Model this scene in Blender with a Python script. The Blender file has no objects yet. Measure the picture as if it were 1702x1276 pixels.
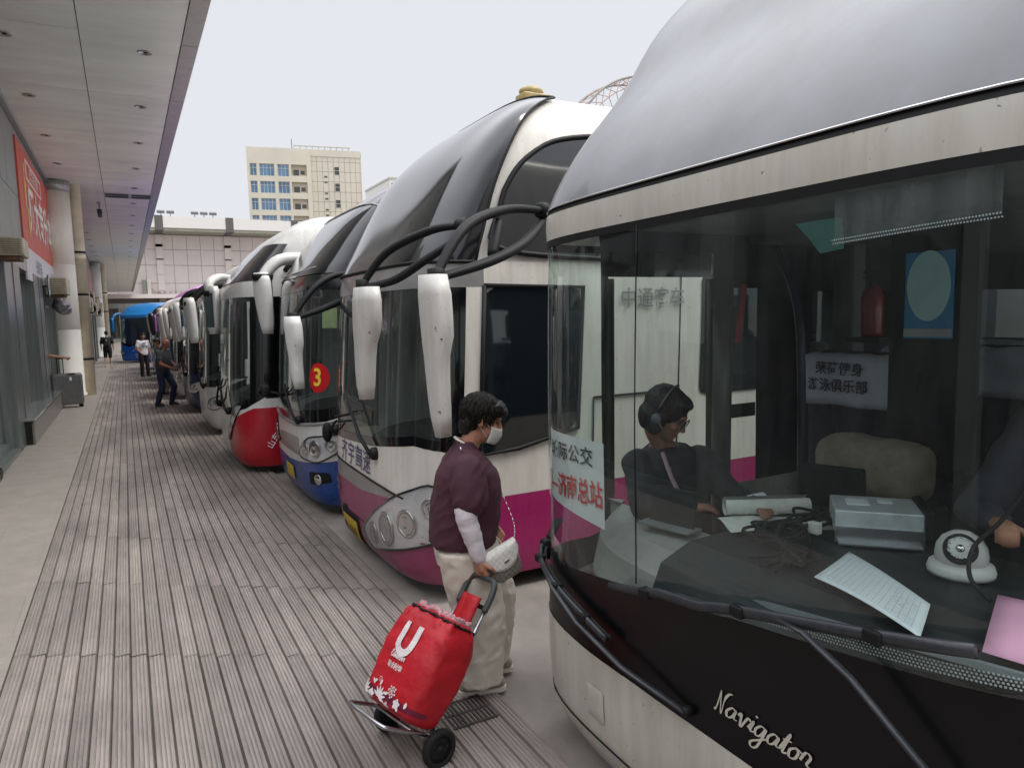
import bpy, bmesh, math, random
from mathutils import Vector, Matrix, noise
R = math.radians
random.seed(7)
sc = bpy.context.scene
COL = sc.collection

# ---------------------------------------------------------------- camera, sky, sun, exposure
cam_d = bpy.data.cameras.new('camera'); cam = bpy.data.objects.new('camera', cam_d); COL.objects.link(cam)
cam_d.sensor_fit = 'HORIZONTAL'; cam_d.sensor_width = 36.0
cam_d.lens = 36.0*1180.0/1702.0
cam_d.clip_start = 0.05; cam_d.clip_end = 2000
right = Vector((0.8781, -0.4778, -0.0253)); fwd = Vector((0.4736, 0.8755, -0.0962))
right = (right - fwd.normalized()*right.dot(fwd.normalized())).normalized(); fwd.normalize()
up = right.cross(fwd)
cam.matrix_world = Matrix(((right.x, up.x, -fwd.x, 0), (right.y, up.y, -fwd.y, 0), (right.z, up.z, -fwd.z, 2.0), (0, 0, 0, 1)))
sc.camera = cam

SUN_EL, SUN_AZ = 60, 122        # high veiled sun behind the camera to the right (azimuth from +Y towards +X)
world = bpy.data.worlds.new('World'); sc.world = world; world.use_nodes = True
wn, wl = world.node_tree.nodes, world.node_tree.links
bg = wn['Background']; sky = wn.new('ShaderNodeTexSky'); sky.sky_type = 'NISHITA'; sky.sun_disc = False
sky.sun_elevation = R(SUN_EL); sky.sun_rotation = R(SUN_AZ); sky.dust_density = 4; sky.air_density = 1.0
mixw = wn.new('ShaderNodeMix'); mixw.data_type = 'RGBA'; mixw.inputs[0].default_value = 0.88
# overcast cloud layer: even towards the horizon, boosted above the view to add light
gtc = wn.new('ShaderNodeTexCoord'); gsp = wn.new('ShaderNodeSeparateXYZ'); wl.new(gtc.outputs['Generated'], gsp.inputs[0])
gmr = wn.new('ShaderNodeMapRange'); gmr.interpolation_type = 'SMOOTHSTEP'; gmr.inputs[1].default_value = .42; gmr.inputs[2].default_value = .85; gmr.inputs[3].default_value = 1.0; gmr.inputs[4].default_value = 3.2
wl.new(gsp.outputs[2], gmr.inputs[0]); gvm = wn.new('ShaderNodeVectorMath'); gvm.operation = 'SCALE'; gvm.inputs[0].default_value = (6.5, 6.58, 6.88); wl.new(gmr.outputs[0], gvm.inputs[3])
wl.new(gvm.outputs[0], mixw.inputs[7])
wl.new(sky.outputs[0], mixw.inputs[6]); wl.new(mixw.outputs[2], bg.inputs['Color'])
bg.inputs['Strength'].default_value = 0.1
sun_d = bpy.data.lights.new('sun', 'SUN'); sun_d.energy = 1.5; sun_d.angle = R(18); sun_d.color = (1, .96, .9)
sun = bpy.data.objects.new('sun', sun_d); COL.objects.link(sun)
sdir = Vector((math.sin(R(SUN_AZ))*math.cos(R(SUN_EL)), math.cos(R(SUN_AZ))*math.cos(R(SUN_EL)), math.sin(R(SUN_EL))))
sun.rotation_euler = sdir.to_track_quat('Z', 'Y').to_euler()
sc.view_settings.view_transform = 'Standard'; sc.view_settings.look = 'None'; sc.view_settings.gamma = 1
sc.view_settings.exposure = 0.4
sc.cycles.max_bounces = 10; sc.cycles.transparent_max_bounces = 16

# ---------------------------------------------------------------- materials
def lin(r, g, b):
    f = lambda c: (c/12.92 if c <= .04045 else ((c+.055)/1.055)**2.4)
    return (f(r/255), f(g/255), f(b/255), 1)
MATS = {}
def mat(name, rgb, rough=.5, metal=0, coat=0, var=.12, scale=6, bump=0, bscale=40, spec=.5, stretch=None, lo=None):
    """Principled material with procedural tone variation and optional bump."""
    if name in MATS: return MATS[name]
    m = bpy.data.materials.new(name); m.use_nodes = True; MATS[name] = m
    nt = m.node_tree; n, l = nt.nodes, nt.links; p = n['Principled BSDF']
    c = lin(*rgb)
    p.inputs['Roughness'].default_value = rough; p.inputs['Metallic'].default_value = metal
    p.inputs['Coat Weight'].default_value = coat; p.inputs['Coat Roughness'].default_value = .06
    p.inputs['Specular IOR Level'].default_value = spec
    tc = n.new('ShaderNodeTexCoord'); mp = n.new('ShaderNodeMapping'); l.new(tc.outputs['Object'], mp.inputs[0])
    if stretch: mp.inputs['Scale'].default_value = stretch
    if var > 0:
        t = n.new('ShaderNodeTexNoise'); t.inputs['Scale'].default_value = scale; t.inputs['Detail'].default_value = 8
        t.inputs['Roughness'].default_value = .65; l.new(mp.outputs[0], t.inputs['Vector'])
        cr = n.new('ShaderNodeValToRGB'); l.new(t.outputs['Fac'], cr.inputs[0])
        d = lo if lo else tuple(max(0, x*(1-var*1.6)) for x in c[:3])
        cr.color_ramp.elements[0].position = .32; cr.color_ramp.elements[0].color = (*d[:3], 1)
        cr.color_ramp.elements[1].position = .68; cr.color_ramp.elements[1].color = (*[min(1, x*(1+var*.5)) for x in c[:3]], 1)
        l.new(cr.outputs[0], p.inputs['Base Color'])
    else: p.inputs['Base Color'].default_value = c
    if bump:
        t2 = n.new('ShaderNodeTexNoise'); t2.inputs['Scale'].default_value = bscale; t2.inputs['Detail'].default_value = 6
        l.new(mp.outputs[0], t2.inputs['Vector'])
        b = n.new('ShaderNodeBump'); b.inputs['Strength'].default_value = bump; b.inputs['Distance'].default_value = .01
        l.new(t2.outputs['Fac'], b.inputs['Height']); l.new(b.outputs[0], p.inputs['Normal'])
    return m
def paint(name, rgb, dirt=.15, rough=.32):
    """Coach paint: coat, chips and streaks of grime."""
    if name in MATS: return MATS[name]
    m = mat(name, rgb, rough, 0, .35, dirt, 2.2, 0, 40, .5, (1, 1, .35))
    nt = m.node_tree; n, l = nt.nodes, nt.links; p = n['Principled BSDF']
    src = p.inputs['Base Color'].links[0].from_socket
    tc = n.new('ShaderNodeTexCoord')
    sp = n.new('ShaderNodeTexNoise'); sp.inputs['Scale'].default_value = 38; sp.inputs['Detail'].default_value = 3; l.new(tc.outputs['Object'], sp.inputs['Vector'])
    cr = n.new('ShaderNodeValToRGB'); cr.color_ramp.elements[0].position = .74; cr.color_ramp.elements[0].color = (0, 0, 0, 1)
    cr.color_ramp.elements[1].position = .8; cr.color_ramp.elements[1].color = (.7, .7, .7, 1); l.new(sp.outputs['Fac'], cr.inputs[0])
    mx = n.new('ShaderNodeMix'); mx.data_type = 'RGBA'; mx.inputs[7].default_value = (.06, .05, .045, 1)
    l.new(cr.outputs[0], mx.inputs[0]); l.new(src, mx.inputs[6]); l.new(mx.outputs[2], p.inputs['Base Color'])
    rn = n.new('ShaderNodeMapRange'); rn.inputs[3].default_value = rough*.6; rn.inputs[4].default_value = rough*1.5
    l.new(sp.outputs['Fac'], rn.inputs[0]); l.new(rn.outputs[0], p.inputs['Roughness'])
    # rain streaks and grime running down the panel
    mp = n.new('ShaderNodeMapping'); mp.inputs['Scale'].default_value = (4.5, 4.5, .5); l.new(tc.outputs['Object'], mp.inputs[0]); g = n.new('ShaderNodeTexNoise'); g.inputs['Scale'].default_value = 3; g.inputs['Detail'].default_value = 9; g.inputs['Roughness'].default_value = .7; l.new(mp.outputs[0], g.inputs['Vector'])
    c2 = n.new('ShaderNodeValToRGB'); c2.color_ramp.elements[0].position = .36; c2.color_ramp.elements[0].color = (.87, .855, .83, 1); c2.color_ramp.elements[1].position = .58; c2.color_ramp.elements[1].color = (1, 1, 1, 1); l.new(g.outputs['Fac'], c2.inputs[0])
    m3 = n.new('ShaderNodeMix'); m3.data_type = 'RGBA'; m3.blend_type = 'MULTIPLY'; m3.inputs[0].default_value = 1; l.new(mx.outputs[2], m3.inputs[6]); l.new(c2.outputs[0], m3.inputs[7]); l.new(m3.outputs[2], p.inputs['Base Color'])
    cr.color_ramp.elements[0].position = .7; cr.color_ramp.elements[1].position = .74
    return m
def glass(name, tint, rough=.015, refl=1.0, dust=.04, dustcol=(.5, .5, .5, 1), ior=1.5):
    """Thin sheet: tinted see-through, Fresnel reflection, a film of dust."""
    if name in MATS: return MATS[name]
    m = bpy.data.materials.new(name); m.use_nodes = True; MATS[name] = m
    nt = m.node_tree; n, l = nt.nodes, nt.links; n.remove(n['Principled BSDF']); out = n['Material Output']
    tr = n.new('ShaderNodeBsdfTransparent'); tr.inputs[0].default_value = (*tint, 1)
    gl = n.new('ShaderNodeBsdfGlossy'); gl.inputs['Roughness'].default_value = rough; gl.inputs[0].default_value = (.95, .98, .97, 1)
    fr = n.new('ShaderNodeFresnel'); ge = n.new('ShaderNodeNewGeometry'); im = n.new('ShaderNodeMapRange')   # a thin pane reflects alike from both sides
    im.inputs[3].default_value = ior; im.inputs[4].default_value = 1/ior; l.new(ge.outputs['Backfacing'], im.inputs[0]); l.new(im.outputs[0], fr.inputs[0])
    mu = n.new('ShaderNodeMath'); mu.operation = 'MULTIPLY'; mu.inputs[1].default_value = refl; mu.use_clamp = True; l.new(fr.outputs[0], mu.inputs[0])
    mx = n.new('ShaderNodeMixShader'); l.new(mu.outputs[0], mx.inputs[0]); l.new(tr.outputs[0], mx.inputs[1]); l.new(gl.outputs[0], mx.inputs[2])
    df = n.new('ShaderNodeBsdfDiffuse'); df.inputs[0].default_value = dustcol
    tc = n.new('ShaderNodeTexCoord'); mp = n.new('ShaderNodeMapping'); mp.inputs['Scale'].default_value = (1, 1, .25); l.new(tc.outputs['Object'], mp.inputs[0])
    t = n.new('ShaderNodeTexNoise'); t.inputs['Scale'].default_value = 9; t.inputs['Detail'].default_value = 10; t.inputs['Roughness'].default_value = .75; l.new(mp.outputs[0], t.inputs['Vector'])
    mr = n.new('ShaderNodeMapRange'); mr.inputs[1].default_value = .35; mr.inputs[2].default_value = .8; mr.inputs[3].default_value = dust*.3; mr.inputs[4].default_value = dust*2; l.new(t.outputs['Fac'], mr.inputs[0])
    m2 = n.new('ShaderNodeMixShader'); l.new(mr.outputs[0], m2.inputs[0]); l.new(mx.outputs[0], m2.inputs[1]); l.new(df.outputs[0], m2.inputs[2])
    l.new(m2.outputs[0], out.inputs['Surface'])
    return m
M_black = mat('black_plastic', (22, 23, 25), .6, var=.2, scale=20, spec=.3)
M_rubber = mat('black_rubber', (20, 20, 21), .8, var=.25, scale=30)
M_gloss = mat('gloss_black', (13, 14, 17), .12, coat=.6, var=.2)
M_dark = mat('dark_interior', (34, 36, 38), .8, var=.25, scale=5)
M_chrome = mat('chrome', (215, 215, 215), .15, 1, var=.05)
M_alu = mat('aluminium', (190, 190, 192), .3, 1, var=.1, scale=30)
M_skin = mat('skin', (176, 124, 98), .55, var=.12, scale=25)
M_skin_red = mat('ruddy_skin', (168, 108, 88), .55, var=.12, scale=25)
M_hair = mat('black_hair', (26, 20, 19), .5, var=.5, scale=60, bump=.6, bscale=120)
M_white = mat('white_plastic', (214, 212, 208), .4, var=.06, scale=9)
M_paper = mat('paper', (222, 226, 228), .8, var=.04)
M_ink = mat('dark_ink', (40, 40, 52), .6, var=.1)
M_lens = glass('lamp_lens', (.93, .93, .93), .02, 1.3, .03)

# ---------------------------------------------------------------- object helpers
def link(o, parent=None):
    COL.objects.link(o)
    if parent is not None: o.parent = parent
    return o
def obj(name, bm, m, parent=None, smooth=False, loc=None):
    me = bpy.data.meshes.new(name)
    if isinstance(bm, bpy.types.Mesh): me = bm; me.name = name
    else: bm.to_mesh(me); bm.free()
    if isinstance(m, (list, tuple)):
        for x in m: me.materials.append(x)
    else: me.materials.append(m)
    o = bpy.data.objects.new(name, me)
    if smooth:
        me.shade_smooth()
    if loc is not None: o.location = loc
    return link(o, parent)
def tag(o, label, cat, group=None):
    o['label'] = label; o['category'] = cat
    if group: o['group'] = group
    return o
def struct(o): o['kind'] = 'structure'; return o
def thing(name, label, cat, loc=(0, 0, 0), rz=0, group=None):
    o = bpy.data.objects.new(name, None); o.empty_display_size = .2; o.location = loc; o.rotation_euler = (0, 0, rz)
    link(o); return tag(o, label, cat, group)
def copy_tree(o, parent=None):
    c = o.copy(); link(c)
    if parent is not None: c.parent = parent
    for ch in list(o.children): copy_tree(ch, c)
    return c
def B(): return bmesh.new()
def box(bm, c, s, rot=None, bevel=0, mi=0, taper=None):
    """Box centred at c with full sizes s."""
    r = bmesh.ops.create_cube(bm, size=1.0)
    vs = r['verts']
    mtx = Matrix.Translation(c) @ (rot.to_4x4() if rot is not None else Matrix()) @ Matrix.Diagonal((*s, 1))
    if bevel:
        bmesh.ops.transform(bm, matrix=Matrix.Diagonal((*s, 1)), verts=vs)
        es = list({e for v in vs for e in v.link_edges})
        rr = bmesh.ops.bevel(bm, geom=es, offset=bevel, segments=2, affect='EDGES', profile=.5)
        vs = list({v for f in rr['faces'] for v in f.verts} | {v for v in vs if v.is_valid})
        mtx = Matrix.Translation(c) @ (rot.to_4x4() if rot is not None else Matrix())
    bmesh.ops.transform(bm, matrix=mtx, verts=vs)
    if mi:
        for f in {f for v in vs for f in v.link_faces}: f.material_index = mi
    return vs
def boxl(bm, lo, hi, **k):
    return box(bm, [(a+b)/2 for a, b in zip(lo, hi)], [abs(b-a) for a, b in zip(lo, hi)], **k)
def frame_at(d):
    d = d.normalized(); a = Vector((0, 0, 1)) if abs(d.z) < .95 else Vector((1, 0, 0))
    u = d.cross(a).normalized(); return u, d.cross(u).normalized()
def rings(bm, rr, cap=True, closed=True):
    """Loft a list of rings (each a list of points) into a surface."""
    vv = [[bm.verts.new(p) for p in r] for r in rr]; n = len(vv[0])
    for a, b in zip(vv, vv[1:]):
        for i in range(n if closed else n-1):
            j = (i+1) % n
            try: bm.faces.new((a[i], a[j], b[j], b[i]))
            except ValueError: pass
    if cap and closed:
        bm.faces.new(list(reversed(vv[0]))); bm.faces.new(vv[-1])
    return vv
def tube(bm, pts, rad, n=10, flat=None, cap=True):
    """Tube through points; rad a number or list; flat=(kx,ky) squashes the section."""
    pts = [Vector(p) for p in pts]; rad = rad if isinstance(rad, (list, tuple)) else [rad]*len(pts)
    kx, ky = flat or (1, 1); rr = []; u = None
    for i, p in enumerate(pts):
        d = (pts[min(i+1, len(pts)-1)] - pts[max(i-1, 0)]).normalized()
        if u is None: u, v = frame_at(d)
        else:
            u = (u - d*u.dot(d)).normalized(); v = d.cross(u)
        rr.append([p + (u*math.cos(2*math.pi*k/n)*kx + v*math.sin(2*math.pi*k/n)*ky)*rad[i] for k in range(n)])
    rings(bm, rr, cap)
def spline(pts, m=6):
    """Catmull-Rom resample."""
    P = [Vector(p) for p in pts]; out = []
    for i in range(len(P)-1):
        a, b, c, d = P[max(i-1, 0)], P[i], P[i+1], P[min(i+2, len(P)-1)]
        for k in range(m):
            t = k/m; out.append(.5*((2*b)+(c-a)*t+(2*a-5*b+4*c-d)*t*t+(3*b-a-3*c+d)*t**3))
    out.append(P[-1]); return out
def lathe(bm, prof, c, ax=(0, 0, 1), n=24):
    """Revolve (radius, height) profile about an axis through c."""
    ax = Vector(ax).normalized(); u, v = frame_at(ax); c = Vector(c)
    rings(bm, [[c + ax*h + (u*math.cos(2*math.pi*k/n)+v*math.sin(2*math.pi*k/n))*max(r, 1e-4) for k in range(n)] for r, h in prof])
def ell(bm, c, r, rot=None, n=16):
    rr = bmesh.ops.create_uvsphere(bm, u_segments=n, v_segments=max(8, n//2), radius=1)
    bmesh.ops.transform(bm, matrix=Matrix.Translation(c) @ (rot.to_4x4() if rot is not None else Matrix()) @ Matrix.Diagonal((*r, 1)), verts=rr['verts'])
def cap(bm, a, ra, b, rb, n=12, flat=None):
    """Tapered capsule."""
    a, b = Vector(a), Vector(b); d = (b-a); L = d.length or 1e-6; d.normalize(); u, v = frame_at(d)
    kx, ky = flat or (1, 1); prof = []
    for i in range(4): t = -math.pi/2 + math.pi/2*i/4 + .08; prof.append((ra*math.cos(t), ra*math.sin(t)))
    prof.append((ra, 0)); prof.append((rb, L))
    for i in range(1, 5): t = math.pi/2*i/4 - (.08 if i == 4 else 0); prof.append((rb*math.cos(t), L+rb*math.sin(t)))
    rings(bm, [[a + d*h + (u*math.cos(2*math.pi*k/n)*kx+v*math.sin(2*math.pi*k/n)*ky)*r for k in range(n)] for r, h in prof])
def evalmesh(o):
    dg = bpy.context.evaluated_depsgraph_get(); return bpy.data.meshes.new_from_object(o.evaluated_get(dg))
def fuse(bm, voxel, smooth=4):
    """Merge overlapping closed shells of a bmesh into one continuous skin."""
    me = bpy.data.meshes.new('fuse'); bmesh.ops.recalc_face_normals(bm, faces=bm.faces); bm.to_mesh(me); bm.free()
    o = bpy.data.objects.new('fuse', me); COL.objects.link(o)
    r = o.modifiers.new('r', 'REMESH'); r.mode = 'VOXEL'; r.voxel_size = voxel
    s = o.modifiers.new('s', 'SMOOTH'); s.iterations = smooth; s.factor = .5
    out = evalmesh(o); bpy.data.objects.remove(o); bpy.data.meshes.remove(me); return out
def wrinkle(me, amp, sx, sy, sz, seed=0):
    for v in me.vertices:
        p = v.co; k = noise.noise(Vector((p.x*sx+seed, p.y*sy, p.z*sz)))+.5*noise.noise(Vector((p.x*sx*2.1, p.y*sy*2.1+seed, p.z*sz*2.1)))
        v.co = p + v.normal*k*amp
    me.update()
TXT = {}
def text2d(s, size, bold=0, shear=0, space=1.0):
    """Letters as flat triangles: list of 2-D verts centred on the origin and faces."""
    key = (s, size, bold, shear, space)
    if key in TXT: return TXT[key]
    c = bpy.data.curves.new('t', 'FONT'); c.body = s; c.size = size; c.align_x = 'CENTER'; c.align_y = 'CENTER'
    c.offset = bold*size; c.shear = shear; c.space_character = space; c.resolution_u = 3
    o = bpy.data.objects.new('t', c); COL.objects.link(o); me = evalmesh(o)
    vs = [(v.co.x, v.co.y) for v in me.vertices]; fs = [tuple(p.vertices) for p in me.polygons]
    bpy.data.objects.remove(o); bpy.data.meshes.remove(me); TXT[key] = (vs, fs); return vs, fs
def text_on(bm, s, size, fn, bold=0, shear=0, space=1.0, mi=0):
    vs, fs = text2d(s, size, bold, shear, space); nv = [bm.verts.new(fn(x, y)) for x, y in vs]
    for f in fs:
        try: bm.faces.new([nv[i] for i in f]).material_index = mi
        except ValueError: pass
def ribbon(bm, pts, w, fn, mi=0):
    """Brush stroke: 2-D polyline with width, mapped by fn."""
    P = [Vector((*p, 0)) for p in pts]; P = spline(P, 5); A, C = [], []
    for i, p in enumerate(P):
        d = (P[min(i+1, len(P)-1)]-P[max(i-1, 0)]); d = d.normalized() if d.length else Vector((1, 0, 0)); nrm = Vector((-d.y, d.x, 0))
        ww = w*(.45+.75*abs(d.y))
        A.append(bm.verts.new(fn(*(p+nrm*ww)[:2]))); C.append(bm.verts.new(fn(*(p-nrm*ww)[:2])))
    for i in range(len(P)-1):
        f = bm.faces.new((A[i], A[i+1], C[i+1], C[i])); f.material_index = mi
SCRIPT = {  # joined handwriting: strokes per letter (unit x-height 1) and advance
 'N': ([[(-.1, .1), (.1, 0), (.35, .7), (.6, 1.9), (.75, 1.2), (1.0, .1), (1.2, 0), (1.4, .9), (1.65, 1.9), (1.95, 2.1)]], 1.9),
 'U': ([[(0, 1.7), (.3, 1.9), (.25, .7), (.5, 0), (.95, .2), (1.25, 1.8), (1.15, .3), (1.5, .05)]], 1.6),
 'a': ([[(.75, .85), (.4, 1), (.05, .5), (.2, 0), (.55, .2), (.8, .95), (.75, .2), (1.1, .15)]], 1.05),
 'v': ([[(0, .7), (.2, 1), (.35, 0), (.5, 0), (.8, .95), (1.05, .8)]], 1.0),
 'i': ([[(0, .2), (.3, 1), (.22, .1), (.55, .15)], [(.34, 1.45), (.42, 1.58)]], .55),
 'g': ([[(.75, .85), (.4, 1), (.05, .5), (.2, 0), (.55, .2), (.8, .95), (.6, -.8), (.2, -1.2), (0, -.8), (.6, -.2), (1.1, .2)]], 1.05),
 't': ([[(0, .2), (.4, 1.8), (.25, .1), (.6, .15)], [(0, 1.1), (.65, 1.2)]], .6),
 'o': ([[(.5, 1), (.1, .6), (.2, 0), (.6, .1), (.7, .7), (.45, 1), (1.0, .8)]], .95),
 'r': ([[(0, .3), (.2, 1.1), (.6, .9), (.5, .2), (.9, .1)]], .85),
 'n': ([[(0, .2), (.15, 1), (.1, 0), (.3, .8), (.6, .95), (.6, .1), (.9, .15)]], .9),
 'l': ([[(0, .2), (.4, 1.5), (.3, 1.9), (.15, 1.2), (.2, .1), (.5, .15)]], .5),
 'e': ([[(0, .3), (.5, .6), (.35, 1), (.05, .5), (.3, 0), (.75, .25)]], .72)}
def script_on(bm, word, size, fn, w=.11, mi=0):
    x = 0
    for ch in word:
        st, adv = SCRIPT[ch]
        for s in st: ribbon(bm, [((x+px+.28*py)*size, py*size) for px, py in s], w*size, fn, mi)
        x += adv
    return x*size

# ---------------------------------------------------------------- setting: ground, deck, walkway
def setting():
    g = mat('concrete_ground', (150, 143, 136), .85, var=.22, scale=1.3, bump=.25, bscale=60)
    bm = B()
    n = 40
    for i in range(n):
        pass
    vs = [bm.verts.new(p) for p in ((-400, -60, -.024), (400, -60, -.024), (400, 700, -.024), (-400, 700, -.024))]; bm.faces.new(vs)
    struct(obj('ground', bm, g))
    st = mat('granite_paving', (141, 134, 127), .8, var=.09, scale=4, bump=.5, bscale=220)
    nt = st.node_tree; nn, ll = nt.nodes, nt.links; p = nn['Principled BSDF']; src = p.inputs['Base Color'].links[0].from_socket
    tc = nn.new('ShaderNodeTexCoord'); mp = nn.new('ShaderNodeMapping'); mp.inputs['Scale'].default_value = (1.15, 1.15, 1.15); ll.new(tc.outputs['Object'], mp.inputs[0])
    br = nn.new('ShaderNodeTexBrick'); br.inputs['Scale'].default_value = 1; br.inputs['Mortar Size'].default_value = .006; br.inputs['Brick Width'].default_value = .9; br.inputs['Row Height'].default_value = .9
    br.inputs['Color1'].default_value = (1, 1, 1, 1); br.inputs['Color2'].default_value = (.9, .9, .9, 1); br.inputs['Mortar'].default_value = (.55, .52, .5, 1); ll.new(mp.outputs[0], br.inputs['Vector'])
    mx = nn.new('ShaderNodeMix'); mx.data_type = 'RGBA'; mx.blend_type = 'MULTIPLY'; mx.inputs[0].default_value = .3
    ll.new(src, mx.inputs[6]); ll.new(br.outputs[0], mx.inputs[7]); ll.new(mx.outputs[2], p.inputs['Base Color'])
    bm = B(); boxl(bm, (-1.65, -12, -.05), (-.742, 56, .004)); struct(obj('walkway', bm, st))
    # ribbed deck strips: real ribs, jogged joints
    rnd = random.Random(3); bm = B(); X0, Wd = -.738, .0905; NS = 26
    prof = [(0, -.015), (.003, -.013), (.008, .005), (.023, .007), (.0265, .0025), (.0285, .0025), (.032, .007), (.042, .007), (.0455, .0025), (.0475, .0025), (.051, .007), (.061, .007), (.0645, .0025), (.0665, .0025), (.07, .007), (.084, .005), (.0885, -.013), (.0905, -.015)]
    rows = [-3.4]; 
    while rows[-1] < 56: rows.append(rows[-1]+1.42)
    uvl = bm.loops.layers.float_color.new('tone') if hasattr(bm.loops.layers, 'float_color') else None
    def yb(k, x):
        yy = rows[k]; sk = -.6 - .07*max(0, (yy-5)); sk = max(sk, -1.3)
        if yy < 0: sk = -.6
        return yy + sk*(x-X0)
    for i in range(NS):
        xs = X0 + i*Wd
        for k in range(len(rows)-1):
            j = rnd.uniform(-.006, .006)
            y0, y1 = yb(k, xs)+j*.4+.004, yb(k+1, xs)+rnd.uniform(-.003, .003)-.004
            dz = rnd.uniform(-.0015, .0015); dx = rnd.uniform(-.0015, .0015)
            tn = rnd.uniform(.8, 1.08)
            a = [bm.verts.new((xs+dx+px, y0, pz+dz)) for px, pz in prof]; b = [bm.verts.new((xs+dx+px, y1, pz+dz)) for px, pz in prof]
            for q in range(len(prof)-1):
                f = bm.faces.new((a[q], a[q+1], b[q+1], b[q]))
                if uvl is not None:
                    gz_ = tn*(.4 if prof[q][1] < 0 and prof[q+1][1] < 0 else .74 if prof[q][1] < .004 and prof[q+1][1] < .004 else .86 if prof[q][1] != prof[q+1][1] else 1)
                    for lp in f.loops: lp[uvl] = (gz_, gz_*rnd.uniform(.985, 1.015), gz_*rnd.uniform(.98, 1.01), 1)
    dk = mat('deck_strip', (158, 148, 142), .6, var=.26, scale=1.6, bump=.35, bscale=90, stretch=(1, .35, 1))
    nt = dk.node_tree; nn, ll = nt.nodes, nt.links; p = nn['Principled BSDF']; src = p.inputs['Base Color'].links[0].from_socket
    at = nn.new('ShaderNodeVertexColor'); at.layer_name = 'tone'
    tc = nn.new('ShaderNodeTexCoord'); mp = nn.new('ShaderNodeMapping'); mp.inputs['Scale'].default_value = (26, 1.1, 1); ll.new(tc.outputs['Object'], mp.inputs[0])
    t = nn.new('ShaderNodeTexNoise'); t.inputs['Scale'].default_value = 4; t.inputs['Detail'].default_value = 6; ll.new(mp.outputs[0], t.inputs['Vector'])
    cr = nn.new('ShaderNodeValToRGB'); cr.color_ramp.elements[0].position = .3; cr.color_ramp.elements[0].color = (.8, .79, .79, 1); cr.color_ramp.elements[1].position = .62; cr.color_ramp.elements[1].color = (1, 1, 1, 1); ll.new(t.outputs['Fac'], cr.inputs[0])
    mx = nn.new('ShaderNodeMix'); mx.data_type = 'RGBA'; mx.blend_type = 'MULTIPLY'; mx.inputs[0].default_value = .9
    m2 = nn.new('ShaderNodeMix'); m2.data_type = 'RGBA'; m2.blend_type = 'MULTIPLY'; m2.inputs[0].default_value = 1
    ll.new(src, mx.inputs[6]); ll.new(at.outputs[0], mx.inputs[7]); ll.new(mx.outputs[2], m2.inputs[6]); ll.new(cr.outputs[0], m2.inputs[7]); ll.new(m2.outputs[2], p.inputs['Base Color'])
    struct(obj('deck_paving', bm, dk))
    # drain grating in the deck beneath the shopper
    bm = B()
    for i in range(11): box(bm, (1.28+.022*i, 3.14, .0105), (.011, .24, .006))
    for j in range(3): box(bm, (1.39, 3.03+.11*j, .0098), (.24, .012, .006))
    tag(obj('drain_grate', bm, mat('cast_iron', (84, 80, 78), .6, .6, var=.3)), 'dark slotted drain grate at the feet of the woman with the cart', 'drain grate')
setting()

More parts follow.
